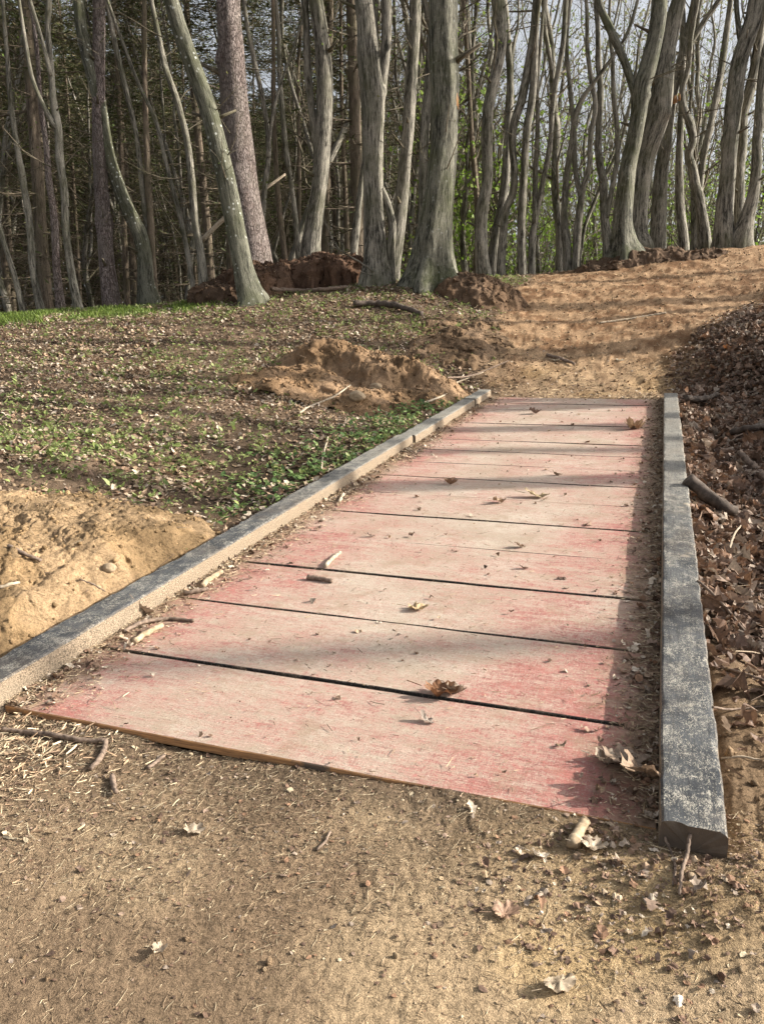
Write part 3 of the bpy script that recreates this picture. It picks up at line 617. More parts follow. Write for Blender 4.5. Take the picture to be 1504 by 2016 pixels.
TT = [
 ('slim pale scaly pine standing straight just left of the curved leaning trunk', None, [(194, 0, 20), (195, 127, 20), (199, 317, 23), (206, 444, 25), (212, 530, 27), (222, 610, 34)], dict(mat=MB_P, name='pine_tree', flute=.03, flare=.15, twigs=6)),
 ('curved grey tree leaning left, crossing in front of the slim pale pine', None, [(156, 0, 20), (159, 48, 19), (171, 105, 19), (187, 159, 22), (198, 206, 22), (209, 270, 22), (219, 317, 23), (235, 365, 23), (254, 413, 24), (276, 460, 25), (287, 508, 25), (289, 555, 28), (296, 600, 40)], dict(mat=MB_L)),
 ('long leaning grey tree spotted with white lichen, foot before the dark heaps', None, [(338, 0, 24), (357, 65, 28), (380, 130, 28), (400, 185, 30), (417, 240, 31), (432, 300, 33), (447, 360, 34), (460, 425, 34), (470, 475, 34), (480, 530, 36), (492, 575, 44), (499, 597, 56)], dict(mat=MB_L, flare=.7, flute=.07)),
 ('thick scaly purple-brown pine trunk rising behind the dark earth heap', 16.6, [(450, 0, 40), (455, 100, 44), (460, 200, 48), (470, 300, 54), (483, 400, 58), (495, 475, 62), (500, 520, 66)], dict(mat=MB_P, name='pine_tree', flute=.035, flare=.2, top=18)),
 ('sinuous grey tree with a slim side stem standing on top of the red-brown earth heap', 17.0, [(621, 0, 24), (632, 65, 26), (638, 125, 27), (640, 200, 28), (637, 275, 28), (631, 350, 28), (622, 415, 30), (613, 480, 36), (611, 520, 40)], dict(forks=[[(627, 320, 14), (617, 240, 14), (607, 150, 14), (603, 50, 13), (600, 0, 12)]])),
 ('pale fluted double-stemmed trunk beside the right end of the red-brown earth heap', 15.0, [(718, 0, 34), (725, 100, 38), (733, 200, 38), (733, 317, 37), (735, 412, 37), (738, 508, 40), (738, 550, 50)], dict(flute=.17, flare=.7, forks=[[(744, 230, 20), (752, 160, 18), (761, 80, 18), (760, 0, 18)], [(735, 345, 14), (756, 385, 15), (772, 440, 15), (768, 500, 18)]])),
 ('slim grey leaning tree between the double-stemmed trunk and the thick mossy trunk', 15.5, [(817, 0, 20), (815, 80, 20), (808, 170, 20), (804, 250, 21), (797, 330, 22), (790, 400, 25), (780, 470, 28), (767, 550, 34)], dict()),
 ('thick mossy grey trunk with a raw orange split, left of the dirt path', None, [(871, 0, 50), (872, 100, 49), (875, 190, 48), (874, 270, 48), (868, 350, 50), (860, 420, 55), (853, 480, 61), (850, 530, 68), (848, 566, 84)], dict(flute=.13, flare=.75, sides=28, mat=MB_M)),
 ('s-shaped pale grey tree just right of the thick mossy trunk', 17.5, [(981, 0, 22), (986, 60, 21), (984, 100, 20), (974, 150, 20), (963, 200, 20), (958, 270, 21), (959, 320, 20), (958, 370, 20), (951, 400, 22), (947, 450, 23), (947, 500, 24), (951, 545, 26)], dict(flute=.15)),
 ('dark kinked tree leaning right at its top, with a low elbow', 18.2, [(1057, 0, 14), (1050, 63, 14), (1038, 137, 14), (1026, 197, 15), (1010, 248, 14), (1007, 286, 12), (1011, 333, 13), (1009, 381, 14), (996, 413, 15), (991, 460, 15), (985, 545, 18)], dict()),
 ('straight slender grey tree right of the dark kinked tree', 18.2, [(1056, 30, 9), (1053, 80, 10), (1045, 197, 13), (1035, 260, 13), (1030, 349, 13), (1027, 413, 15), (1026, 476, 15), (1027, 545, 17)], dict()),
 ('narrow v-forked grey tree at the middle of the path crest', 18.4, [(1112, 0, 8), (1105, 95, 9), (1089, 190, 9), (1081, 286, 9), (1067, 365, 10), (1057, 413, 11), (1048, 476, 13), (1046, 545, 14)], dict(forks=[[(1052, 440, 9), (1054, 333, 9), (1058, 250, 8), (1057, 178, 7), (1066, 60, 6)]])),
 ('broad shadowed trunk behind the dark kinked tree', 21, [(1004, 160, 12), (997, 286, 14), (991, 381, 16), (975, 476, 22), (969, 545, 26)], dict()),
 ('big grey forked tree with a long left limb, standing on the path crest', None, [(1300, 0, 24), (1298, 28, 25), (1289, 83, 26), (1275, 139, 29), (1262, 178, 29), (1257, 222, 26), (1247, 278, 26), (1235, 333, 27), (1229, 389, 29), (1225, 444, 31), (1226, 480, 38), (1228, 500, 48)], dict(flare=.9, mat=MB_M, forks=[[(1255, 200, 16), (1243, 165, 14), (1230, 125, 14), (1213, 85, 14), (1197, 50, 14), (1183, 20, 12), (1178, 0, 11)]])),
 ('massive twisted tree leaning right with a torn branch scar, behind the big forked tree', 19.6, [(1335, 0, 22), (1327, 28, 24), (1316, 83, 24), (1307, 139, 30), (1303, 180, 36), (1298, 222, 38), (1286, 264, 36), (1272, 306, 32), (1262, 361, 28), (1256, 417, 27), (1255, 460, 29), (1258, 486, 38)], dict(flute=.17, flare=.8)),
 ('dark tree leaning right behind the torn branch scar', 21, [(1368, 0, 12), (1354, 69, 14), (1335, 139, 14), (1323, 194, 16), (1315, 250, 20), (1310, 292, 22), (1304, 333, 23), (1298, 403, 25), (1293, 480, 28)], dict(forks=[[(1335, 150, 10), (1352, 100, 10), (1380, 50, 9), (1415, 0, 8)]])),
 ('slim straight light-barked tree between the leaning giants and the crooked tree', 21, [(1345, 60, 8), (1342, 150, 9), (1340, 239, 10), (1337, 306, 12), (1337, 361, 13), (1339, 417, 15), (1345, 485, 17)], dict()),
 ('crooked zigzag tree with a knobbly knee halfway up its trunk', 20.5, [(1372, 0, 7), (1362, 60, 8), (1354, 139, 9), (1343, 178, 9), (1346, 217, 11), (1357, 250, 12), (1361, 278, 12), (1353, 306, 13), (1360, 333, 15), (1368, 375, 15), (1378, 417, 17), (1385, 485, 22)], dict()),
 ('smooth grey tree leaning right, left one of the trio at the right edge', 19.8, [(1489, 0, 24), (1485, 28, 24), (1473, 69, 25), (1460, 111, 25), (1448, 167, 25), (1440, 222, 25), (1436, 264, 24), (1432, 306, 24), (1428, 361, 25), (1423, 417, 27), (1422, 484, 36)], dict(forks=[[(1466, 110, 9), (1455, 69, 9), (1450, 28, 8), (1448, 0, 8)]], flute=.15)),
 ('wavy middle tree of the trio at the right edge', 20.2, [(1503, -20, 14), (1498, 28, 14), (1490, 83, 14), (1482, 139, 15), (1471, 189, 17), (1462, 222, 16), (1460, 278, 16), (1455, 333, 16), (1455, 403, 17), (1451, 478, 22)], dict(flute=.15)),
 ('bowed tree curving out to the right frame edge, right one of the trio', 19.8, [(1508, 120, 17), (1498, 180, 16), (1491, 236, 15), (1487, 278, 15), (1486, 333, 16), (1479, 389, 18), (1468, 431, 22), (1456, 482, 34)], dict()),
 ('wavy twin-stemmed tree just left of the big forked tree', 19.4, [(1174, 0, 8), (1177, 42, 8), (1179, 111, 9), (1183, 180, 10), (1179, 250, 11), (1179, 306, 12), (1187, 353, 14), (1190, 417, 14), (1197, 503, 19)], dict(forks=[[(1194, 430, 8), (1207, 355, 9), (1214, 319, 9), (1214, 250, 9), (1207, 180, 8), (1205, 111, 8), (1200, 69, 6)]])),
 ('slender tree bending right at its top, left of the y-forked tree', 19, [(1185, 140, 6), (1165, 167, 7), (1146, 194, 9), (1134, 222, 10), (1125, 278, 10), (1115, 347, 11), (1110, 417, 12), (1117, 535, 16)], dict()),
 ('y-forked slender tree left of the wavy twin-stemmed tree', 19, [(1155, 0, 6), (1158, 97, 7), (1164, 153, 8), (1171, 208, 8), (1160, 278, 9), (1158, 333, 10), (1146, 375, 11), (1140, 417, 13), (1132, 530, 16)], dict(forks=[[(1142, 390, 9), (1132, 333, 9), (1130, 264, 9), (1121, 167, 8), (1115, 83, 7)]])),
 ('twisting slender tree with forked upper stems, left of the slim pale pine', 15.5, [(98, 0, 9), (94, 75, 9), (100, 135, 9), (103, 190, 11), (114, 250, 13), (122, 320, 12), (131, 380, 12), (133, 450, 12), (143, 540, 13), (158, 622, 17)], dict(forks=[[(113, 255, 10), (95, 225, 8), (68, 165, 7), (50, 75, 6), (38, 0, 6)], [(101, 150, 7), (84, 80, 6), (60, 0, 6)]], twigs=14)),
 ('mottled white-barked tree left of the twisting slender tree', 15.8, [(70, 80, 6), (82, 235, 8), (89, 280, 9), (95, 350, 10), (105, 425, 12), (112, 525, 13), (122, 624, 16)], dict(mat=MB_P, flute=.05)),
 ('bent dark tree leaning left near the left frame edge', 16, [(15, 100, 6), (22, 190, 7), (30, 260, 9), (44, 350, 11), (58, 440, 11), (66, 530, 11), (85, 626, 13)], dict(twigs=14)),
 ('thin tree leaning out past the left frame edge', 16, [(-2, 420, 7), (10, 475, 8), (30, 545, 9), (50, 628, 11)], dict()),
 ('straight scaly spruce behind the foot of the curved leaning tree', 18, [(286, 0, 8), (287, 200, 9), (291, 320, 10), (298, 450, 11), (305, 590, 13)], dict(mat=MB_S, name='spruce_tree', flute=.03, flare=.1)),
 ('dark leaning tree with brushy side shoots at the left of the lichen-spotted tree', 16.5, [(298, 0, 8), (312, 65, 9), (330, 140, 10), (351, 200, 12), (370, 275, 12), (379, 350, 13), (386, 435, 14), (396, 500, 15), (402, 580, 18)], dict(twigs=22)),
 ('thin leaning tree left of the brushy dark tree', 17, [(272, 165, 6), (300, 225, 7), (328, 330, 7), (350, 410, 8), (369, 500, 8), (383, 592, 10)], dict()),
 ('slim tree slanting left behind the curved leaning tree', 18, [(207, 0, 8), (220, 65, 8), (240, 150, 9), (265, 250, 8), (280, 375, 10), (290, 470, 11), (292, 585, 12)], dict()),
 ('slim dark trunk between the two earth heaps', 18, [(537, 0, 7), (538, 95, 7), (539, 222, 8), (544, 333, 9), (550, 413, 10), (562, 520, 12)], dict(mat=MB_S)),
 ('slim leaning tree behind the left half of the red-brown heap', 18, [(542, 0, 7), (547, 48, 8), (550, 143, 8), (557, 222, 9), (565, 302, 9), (576, 381, 9), (587, 500, 11)], dict()),
 ('pale y-shaped young tree right behind the thick pine', 17.5, [(482, 0, 7), (487, 48, 7), (503, 127, 8), (519, 206, 8), (528, 302, 9), (522, 365, 9), (517, 445, 10), (512, 520, 11)], dict(forks=[[(527, 310, 6), (534, 250, 6), (541, 206, 6), (548, 180, 5)]])),
 ('thin pale straight trunk deep behind the red-brown heap', 22, [(587, 127, 6), (588, 222, 7), (589, 445, 8), (590, 510, 9)], dict(mat=MB_S, name='spruce_tree', flute=.03, flare=.1)),
 ('straight spruce deep between the sinuous tree and the double-stemmed trunk', 22, [(671, 60, 6), (673, 222, 7), (677, 317, 8), (684, 510, 10)], dict(mat=MB_S, name='spruce_tree', flute=.03, flare=.1)),
 ('short curved stem emerging left of the double-stemmed trunk', 17, [(722, 250, 7), (717, 320, 9), (711, 365, 10), (706, 413, 12), (697, 500, 16)], dict()),
 ('distant tree leaning right between the crooked tree and the right-edge trio', 24, [(1437, 0, 8), (1426, 83, 10), (1412, 167, 10), (1398, 236, 10), (1382, 319, 11), (1372, 420, 13), (1366, 490, 14)], dict()),
 ('thin dark straight tree between the thick mossy trunk and the s-shaped tree', 22, [(911, 0, 8), (918, 95, 8), (924, 190, 8), (929, 286, 9), (937, 381, 10), (938, 545, 11)], dict(mat=MB_S)),
]
for i, (lab, D, pts, kw) in enumerate(TT):
    o = traced_tree(lab, D, pts, seed=i+3, **kw)
    if 'raw orange split' in lab: big = o
    if 'torn branch scar, behind' in lab: scar = o

# raw split wood on the thick trunk, torn branch scar on the twisted one
def sliver_part(name, px, py, D, parent, hgt, wid, mat):
    p = at(px, py, D); B = Buf(); g = np.random.default_rng(int(px)); o = np.array(parent.location)
    for k in range(7):
        q = p+np.array([g.normal(0, wid), g.normal(0, wid), g.normal(0, hgt*.25)]); 
        B.tube([q, q+np.array([g.normal(0, .01), g.normal(0, .01), hgt*g.uniform(.4, .8)]), q+np.array([g.normal(0, .02), g.normal(0, .02), hgt])], [wid*.7, wid*.6, .004], 5)
    return B.build(name, mat, parent, o)
Db = math.hypot(big.location[0]-CAM[0], big.location[1]-CAM[1]); sliver_part('split_wood', 897, 205, Db-.12, big, .22, .035, MRAW)
Ds = math.hypot(scar.location[0]-CAM[0], scar.location[1]-CAM[1]); sliver_part('torn_wood', 1332, 197, Ds-.1, scar, .13, .04, MRAW)
# ------------------------------------------------------------------ background trees: a few kinds, copied one by one
def bg_hornbeam(seed, h=16, r=.10, forks=True):
    g = np.random.default_rng(seed); root = empty('hornbeam_tree'); z = 0; p = np.array([0, 0, -.3]); d = np.array([g.normal(0, .1), g.normal(0, .1), 1]); P = [p]; rr = [r*1.25]
    while p[2] < h:
        d = d+np.array([g.normal(0, .13), g.normal(0, .13), .22]); d /= np.linalg.norm(d); p = p+d*.7; P.append(p); rr.append(max(.012, r*(1-p[2]/h*.85)))
    a, b_ = smooth_path(P, rr, .3); tb = Buf(); tb.tube(a, b_, 8, .12, seed, .3)
    for k in range(g.integers(1, 3) if forks else 0):        # forks
        i = g.integers(int(len(a)*.12), int(len(a)*.4)); q = a[i]; dd = np.array([g.normal(0, .35), g.normal(0, .35), 1]); FP = [q]; fr = [b_[i]*.7]
        while q[2] < h*.9: dd = dd+np.array([g.normal(0, .12), g.normal(0, .12), .2]); dd /= np.linalg.norm(dd); q = q+dd*.7; FP.append(q); fr.append(max(.01, b_[i]*.7*(1-(q[2]-a[i][2])/(h-a[i][2])*.9)))
        u, v = smooth_path(FP, fr, .35); tb.tube(u, v, 6, .1, seed+9, cap=False)
    tb.build('trunk', MB_H, root)
    cb = Buf(); lv = []
    for k in range(32 if forks else 9):
        t = g.uniform(.12 if forks else .7, .98); i = min(int(t*len(a)), len(a)-1); limb(cb, a[i], np.array([g.normal(0, .8), g.normal(0, .8), .9]), g.uniform(1.2, 3.4), b_[i]*.42, g, 0, lv, up=.3, kids=(5, 4), lf=.55, sides=(4, 3, 3))
    cr = cb.build('crown', MB_D, root); leaf_cloud('leaves', lv, .075, FRESH, cr, MGREEN, seed)
    return root
NEED = [(.07, .085, .03), (.11, .115, .045), (.055, .065, .025), (.15, .125, .065)]
def bg_spruce(seed, h=19, r=.12):
    g = np.random.default_rng(seed); root = empty('spruce_tree'); zs = np.linspace(-.3, h, 24); P = np.c_[noise(zs*.1, zs*0, 0, seed)*.25, noise(zs*.1+5, zs*0, 0, seed)*.25, zs]; P -= [P[0][0], P[0][1], 0]
    rr = np.maximum(.02, r*(1-zs/h*.9)); tb = Buf(); tb.tube(P, rr, 8, .03, seed, .1); tb.build('trunk', MB_S, root)
    cb = Buf(); pts = []; z = 1.0
    while z < h-.3:
        for k in range(g.integers(3, 6)):
            th = g.uniform(0, 6.28); c = np.array([np.interp(z, zs, P[:, 0]), np.interp(z, zs, P[:, 1]), z]); L = min(1.9, (h-z)*.4+.2)*g.uniform(.6, 1.1)
            live = z > 7.5*g.uniform(.75, 1.25); n = 5; t = np.linspace(0, 1, n)[:, None]; d = np.array([math.cos(th), math.sin(th), 0])
            Q = c+d*L*t+np.array([0, 0, 1])*(-.22*L*t+.12*L*t*t*(2 if live else 1)); cb.tube(Q, np.linspace(.016, .004, n), 3, cap=False)
            for m in range(8 if not live else 4):
                u = g.uniform(.15, 1); q = c+d*L*u+np.array([0, 0, -.22*L*u+.12*L*u*u]); sd_ = np.array([-d[1], d[0], 0])*g.choice([-1, 1]); e = q+(sd_*.5+d*.35+np.array([0, 0, g.normal(-.12, .15)]))*L*.35
                cb.tube([q, (q+e)/2+g.normal(0, .03, 3), e], [.006, .004, .002], 3, cap=False)
            for m in range(int(L*(55 if live else 5))):
                u = g.uniform(.1, 1); pts.append(c+d*L*u+np.array([0, 0, -.22*L*u+.12*L*u*u])+g.normal(0, 1, 3)*[.17, .17, .07]*(1.2-u*.4))
        z += g.uniform(.28, .5)
    cr = cb.build('crown', MB_S, root); leaf_cloud('needles', pts, .17, NEED, cr, MFOL, seed, flat=True, wr=.10)
    return root
def copy_tree(o, loc, rz, sc, label, cat, group):
    c = o.copy(); COL.objects.link(c); c.parent = None; c.location = loc; c.rotation_euler = (0, 0, rz); c.scale = (sc, sc, sc)
    tag(c, label, cat, group)
    for ch in o.children:
        d = ch.copy(); COL.objects.link(d); d.parent = c
        for g_ in ch.children:
            e = g_.copy(); COL.objects.link(e); e.parent = d
    return c
def place_all(protos, spots, label, cat, group):
    used = set()
    for i, (x, y, sc) in enumerate(spots):
        k = i % len(protos); o = protos[k]; loc = (x, y, gz(x, y)); rz = random.uniform(0, 6.28)
        if k not in used:
            used.add(k); first = o; o.location = loc; o.rotation_euler = (0, 0, rz); o.scale = (sc, sc, sc); tag(o, label, cat, group)
        else: copy_tree(o, loc, rz, sc, label, cat, group)
def scatter(n, x0, x1, D0, D1, mind, seed, avoid=()):
    g = np.random.default_rng(seed); out = []; P = []
    tries = 0
    while len(out) < n and tries < 20000:
        tries += 1
        D = math.sqrt(g.uniform(D0*D0, D1*D1)); px = g.uniform(x0, x1); p = azr(px, D, 0)
        dep = (p[0]-CAM[0])*math.sin(view_az)+(p[1]-CAM[1])*math.cos(view_az)
        if dep < D0 or (px > 1504 and dep < 24): continue
        if any((p[0]-q[0])**2+(p[1]-q[1])**2 < mind*mind for q in P): continue
        P.append(p); out.append((p[0], p[1], g.uniform(.8, 1.15)))
    return out
hb = [bg_hornbeam(200+i, 15+i % 3, .07+.02*(i % 4)) for i in range(8)]
sp = [bg_spruce(300+i, 17+i, .11+.01*i) for i in range(5)]
place_all(hb[:5], scatter(105, 860, 1800, 21.5, 66, 1.3, 5), 'slender bare tree with fresh spring leaves in the deciduous wood behind the crest trees', 'tree', 'slender trees in the wood behind the path crest')
place_all(hb[5:], scatter(46, -350, 880, 17.5, 42, 1.3, 6), 'thin bare tree in the shade of the dark spruce wood on the left', 'tree', 'thin bare trees in the dark wood on the left')
place_all(sp, scatter(150, -400, 930, 19, 72, 1.4, 9), 'straight spruce with dead lower branches in the dark conifer wood on the left', 'tree', 'spruces of the dark wood on the left')
# trees standing right of the view whose trunks throw the bands of shade on the ramp and path
hs = [bg_hornbeam(260, 17, .19, False), bg_hornbeam(261, 16, .17, False)]
sh = []
for (x, y, t, s_) in ((.0, 2.68, 17, .9), (.0, 6.45, 19, 1.), (0, 8.85, 17, 1), (1., 14.2, 9.5, .8), (1.5, 16.0, 9, .75), (1.5, 12.4, 12, .9), (.1, 6.85, 12, 1.1)):
    sh.append((x+t*math.sin(SUN_AZ), y+t*math.cos(SUN_AZ), s_))
for (x, y, t, s_) in ((-6, 7.6, 15, 1.25), (-6, 8.2, 17, 1.2), (-7, 9.8, 18, 1.3), (-7, 11.4, 19, 1.3), (-6, 3.2, 17, 1.2)):
    sh.append((x+t*math.sin(SUN_AZ), y+t*math.cos(SUN_AZ), s_))
place_all(hs, sh, 'tall tree beyond the right side of the picture, out of view', 'tree', 'trees right of the view')
# ------------------------------------------------------------------ far wood, one mass
def canopy():
    g = np.random.default_rng(78); n = 62000; az = np.radians(g.uniform(0, 40, n))+view_az; D = g.uniform(34, 66, n); px = CX+F*np.tan(az-view_az)
    dep = D; h = g.uniform(0, 1, n)**1.1*(15.5+4*noise(az*30, D*.12, 0, 5)); x = CAM[0]+D*np.sin(az); y = CAM[1]+D*np.cos(az); P = np.c_[x, y, 1.5+h]
    k = (noise(x*.35, y*.35, h*.35, 6)+.6*noise(x*.9, y*.9, h*.9, 7) > g.uniform(-.5, .6, n)) & (px > 800+g.normal(0, 60, n)); P = P[k]
    o = leaf_cloud('spring_canopy', P, .19, [(.26, .27, .15), (.22, .23, .12), (.30, .30, .19), (.20, .17, .12)], None, MGREEN, 8)
    tag(o, 'haze of pale green young leaves among the far bare trees on the right', 'spring foliage', None, 'stuff')
canopy()
def far_wood():
    g = np.random.default_rng(77); n = 60000; az = np.radians(g.uniform(-46, 44, n))+view_az; D = g.uniform(72, 100, n)
    px = (np.degrees(az-view_az)+27)/54*1504
    top = np.interp(px, [-400, 300, 850, 1000, 1500, 2000], [27, 25, 20, 14, 15, 16])+noise(az*40, D*.1, 0, 3)*4
    x = CAM[0]+D*np.sin(az); y = CAM[1]+D*np.cos(az); h = g.uniform(0, 1, n)**.85*top; b = 2.0
    k = sst(800, 1100, px+g.normal(0, 60, n))
    dark = np.array([.03, .036, .016]); lite = np.array([.24, .26, .13])
    c = dark+(lite-dark)*k[:, None]; c = c*g.uniform(.6, 1.4, n)[:, None]*(1+.5*noise(x*.25, y*.25, h*.25, 4))[:, None]
    a = g.normal(0, 1, (n, 3)); a /= np.linalg.norm(a, axis=1)[:, None]; q = np.cross(a, g.normal(0, 1, (n, 3))); q /= np.linalg.norm(q, axis=1)[:, None]
    s = (g.uniform(.45, 1.1, n)*np.where(k > .5, .62, 1.25))[:, None]; P = np.c_[x, y, b+h]
    V = np.stack([P-a*s*.5, P+q*s*.35, P+a*s*.5, P-q*s*.35], 1).reshape(-1, 3)
    tag(mesh_np('far_wood', V, np.arange(n*4).reshape(-1, 4), MFOL, None, False, np.repeat(c, 4, 0)), 'distant mass of dark conifers and pale green spring foliage closing the view', 'woodland', None, 'stuff')
far_wood()
# bright green young bushes in the wood
def bush(label, px, D, h, rad, n, seed):
    g = np.random.default_rng(seed); p = azr(px, D, 0); z = gz(p[0], p[1]); root = tag(empty('leafy_bush', (p[0], p[1], z)), label, 'bush', None); B = Buf(); lv = []
    for k in range(9): limb(B, [g.normal(0, .15), g.normal(0, .15), -.1], np.array([g.normal(0, .4), g.normal(0, .4), 1]), h*g.uniform(.6, 1), .03, g, 0, lv, kids=(6, 5), lf=n, sides=(4, 3, 3))
    B.build('stems', MB_D, root); lv = np.array(lv); leaf_cloud('leaves', lv, .13, [(.25, .38, .06), (.19, .31, .045), (.32, .43, .09)], root, MGREEN, seed)
bush('bright green leafy bush seen right of the thick mossy trunk', 915, 24, 5.5, 1.5, 6, 1)
bush('tall bright green sapling between the mossy trunk and the s-shaped tree', 945, 27, 7.5, 2, 6., 2)
bush('green leafy bush low between the slender trees of the path crest', 1140, 28, 5, 2, 4, 3)
bush('pale green bush behind the crooked tree', 1375, 28, 4.6, 2, 4, 4)
bush('green bush behind the dark kinked tree', 1010, 29, 6, 2, 4, 5)
bush('green bush low behind the massive twisted tree', 1275, 31, 4.0, 2, 2.0, 6)
# ------------------------------------------------------------------ leaf litter, herbs, grass and debris
def sample(n, f, box, seed):
    g = np.random.default_rng(seed); X = []; Y = []; got = 0
    while got < n:
        x = g.uniform(box[0], box[1], n); y = g.uniform(box[2], box[3], n); k = g.uniform(0, 1, n) < f(x, y); X.append(x[k]); Y.append(y[k]); got += k.sum()
        if k.sum() < n*.002: break
    return np.concatenate(X)[:n], np.concatenate(Y)[:n]
def inview(x, y, m=33, r1=40):
    a = np.degrees(np.arctan2(x-CAM[0], y-CAM[1]))-math.degrees(view_az); return (np.abs(a) < m) & (np.hypot(x, y) < r1)
LT1 = np.array([[0, 0], [-.30, .28], [.30, .28], [-.27, .66], [.27, .66], [0, 1.], [0, .30], [0, .68]]); LF1 = np.array([[0, 2, 6], [0, 6, 1], [1, 6, 7], [1, 7, 3], [6, 2, 4], [6, 4, 7], [3, 7, 5], [7, 4, 5]])
LT2 = [[0, 0]]; 
for _t, _w in ((.16, .20), (.30, .34), (.42, .22), (.58, .36), (.70, .20), (.84, .24)): LT2 += [[-_w, _t], [0, _t], [_w, _t]]
LT2 = np.array(LT2+[[0, 1.]]); LF2 = [[0, 3, 2], [0, 2, 1]]
for _k in range(5):
    _a = 1+_k*3; LF2 += [[_a, _a+1, _a+4], [_a, _a+4, _a+3], [_a+1, _a+2, _a+5], [_a+1, _a+5, _a+4]]
LF2 = np.array(LF2+[[16, 17, 19], [17, 18, 19]])
def leaves(name, x, y, z, size, col, mat, g, tilt=.35, up=None, curl=.35, width=1., fineT=False):
    LT, LF = (LT2, LF2) if fineT else (LT1, LF1)
    n = len(x); m = len(LT); yaw = g.uniform(0, 6.283, n); s = size
    t = LT[None, :, 1]-.5; sx = LT[None, :, 0]*width*g.uniform(.75, 1.3, (n, 1))*g.uniform(.7, 1.25, (n, m)); c1 = g.normal(0, curl, (n, 1))*1.5; fo = g.normal(.03, curl, (n, 1))*.8
    lz = c1*(t*t-.1)+fo*np.abs(sx)+g.normal(0, .035, (n, m))+(.12*np.sin(t*9+g.uniform(0, 6, (n, 1)))*g.normal(0, 1, (n, 1)) if fineT else 0); lx = sx*1.; ly = t*1.
    P = np.stack([lx, ly+0*lx, lz], -1)*s[:, None, None]
    pit = g.normal(0, tilt, n) if up is None else up; rol = g.normal(0, tilt, n)
    cp_, sp_ = np.cos(pit)[:, None], np.sin(pit)[:, None]; cr, sr = np.cos(rol)[:, None], np.sin(rol)[:, None]; cy, sy = np.cos(yaw)[:, None], np.sin(yaw)[:, None]
    X_, Y_, Z_ = P[..., 0], P[..., 1], P[..., 2]
    X_, Z_ = X_*cr+Z_*sr, -X_*sr+Z_*cr
    if up is not None: Y_ = Y_+.5*s[:, None]
    Y_, Z_ = Y_*cp_-Z_*sp_, Y_*sp_+Z_*cp_
    X_, Y_ = X_*cy-Y_*sy, X_*sy+Y_*cy
    zz = Z_+z[:, None]+ (0 if up is not None else (np.abs(np.sin(pit))+np.abs(np.sin(rol)))[:, None]*s[:, None]*.25)
    V = np.stack([X_+x[:, None], Y_+y[:, None], zz], -1).reshape(-1, 3)
    Fq = (LF[None]+np.arange(n)[:, None, None]*m).reshape(-1, 3)
    return V, Fq, np.repeat(col, m, 0)
def pick(pal, n, g, var=.25):
    pal = np.array(pal); return pal[g.integers(0, len(pal), n)]*g.uniform(1-var, 1+var, n)[:, None]
BRN = [(.38, .29, .20), (.30, .21, .14), (.46, .38, .29), (.23, .15, .10), (.35, .25, .17), (.17, .11, .075), (.50, .42, .33), (.27, .19, .12)]
DRK = [(.20, .125, .085), (.15, .095, .065), (.27, .19, .14), (.11, .07, .05), (.33, .26, .20), (.24, .14, .085)]
def heapfree(x, y):
    k = np.ones(len(x), bool)
    for (cx, cy, r_) in ((-3.05, 2.85, 1.05), (mh[0]-.05, mh[1]+.05, .95)): k &= np.hypot((x-cx), (y-cy)*1.25) > r_*(1+.15*noise(x*3, y*3))
    return k
def d_left(x, y):
    pm = pathmask(x, y)[0]; c = fbm(x*.8, y*.8, 3, 61)
    return np.where((x < UL-RW) | (y > V1+.2), 1., 0)*(1-pm)**1.5*inview(x, y)*heapfree(x, y)*(.35+.75*sst(-.25, .15, c+.35*noise(x*3, y*3, 0, 63)))*(1-.75*np.exp(-((x+2.8)/.5)**2-((y-5.2)/.9)**2))*np.where(y > 17, .3, 1)*np.where((x < -1) | (y > 10.5), 1, 1)
g = np.random.default_rng(21)
x, y = sample(90000, lambda x, y: d_left(x, y)*(x < .6+.08*y), (-15, 4, 1.2, 20), 21)
V1_ = leaves('a', x, y, ground_z(x, y)+.006, g.uniform(.022, .066, len(x))*(1+.25*noise(x*2, y*2, 0, 92)), pick(BRN, len(x), g)*1.06, MLEAF, g, .38)
def d_right(x, y):
    v = y/cS; pm = pathmask(x, y)[0]
    near = np.where((v < 2.9) & (x > 0), sst(1.7, 2.9, v)*.35, 1)
    return ((x > UR+RW) | (v > V1+.2)) & (x > -.2) & (inview(x, y, 36)) & (g.uniform(0, 1, len(x)) < (1-pm)**.8*near+0.0*x)
x, y = sample(26000, lambda x, y: d_right(x, y)*1., (.1, 6, 1.4, 15), 22)
V2_ = leaves('b', x, y, ground_z(x, y)+g.uniform(0, .02, len(x)), np.clip(g.lognormal(-2.85, .38, len(x)), .02, .14), pick(DRK, len(x), g), MLEAF, g, .5, None, .7, 1., True)
x, y = sample(5000, lambda x, y: (x > .1)*(y > 2.0)*(g.uniform(0, 1, len(x)) < 1.)*((y/cS > V1) | (x > UR+RW))*(np.abs(pathmask(x, y)[1]) < .35)*inview(x, y), (-3, 5, 1.2, 19), 23)
V3_ = leaves('c', x, y, ground_z(x, y)+.004, g.uniform(.02, .06, len(x)), pick(BRN+DRK, len(x), g), MLEAF, g, .4)
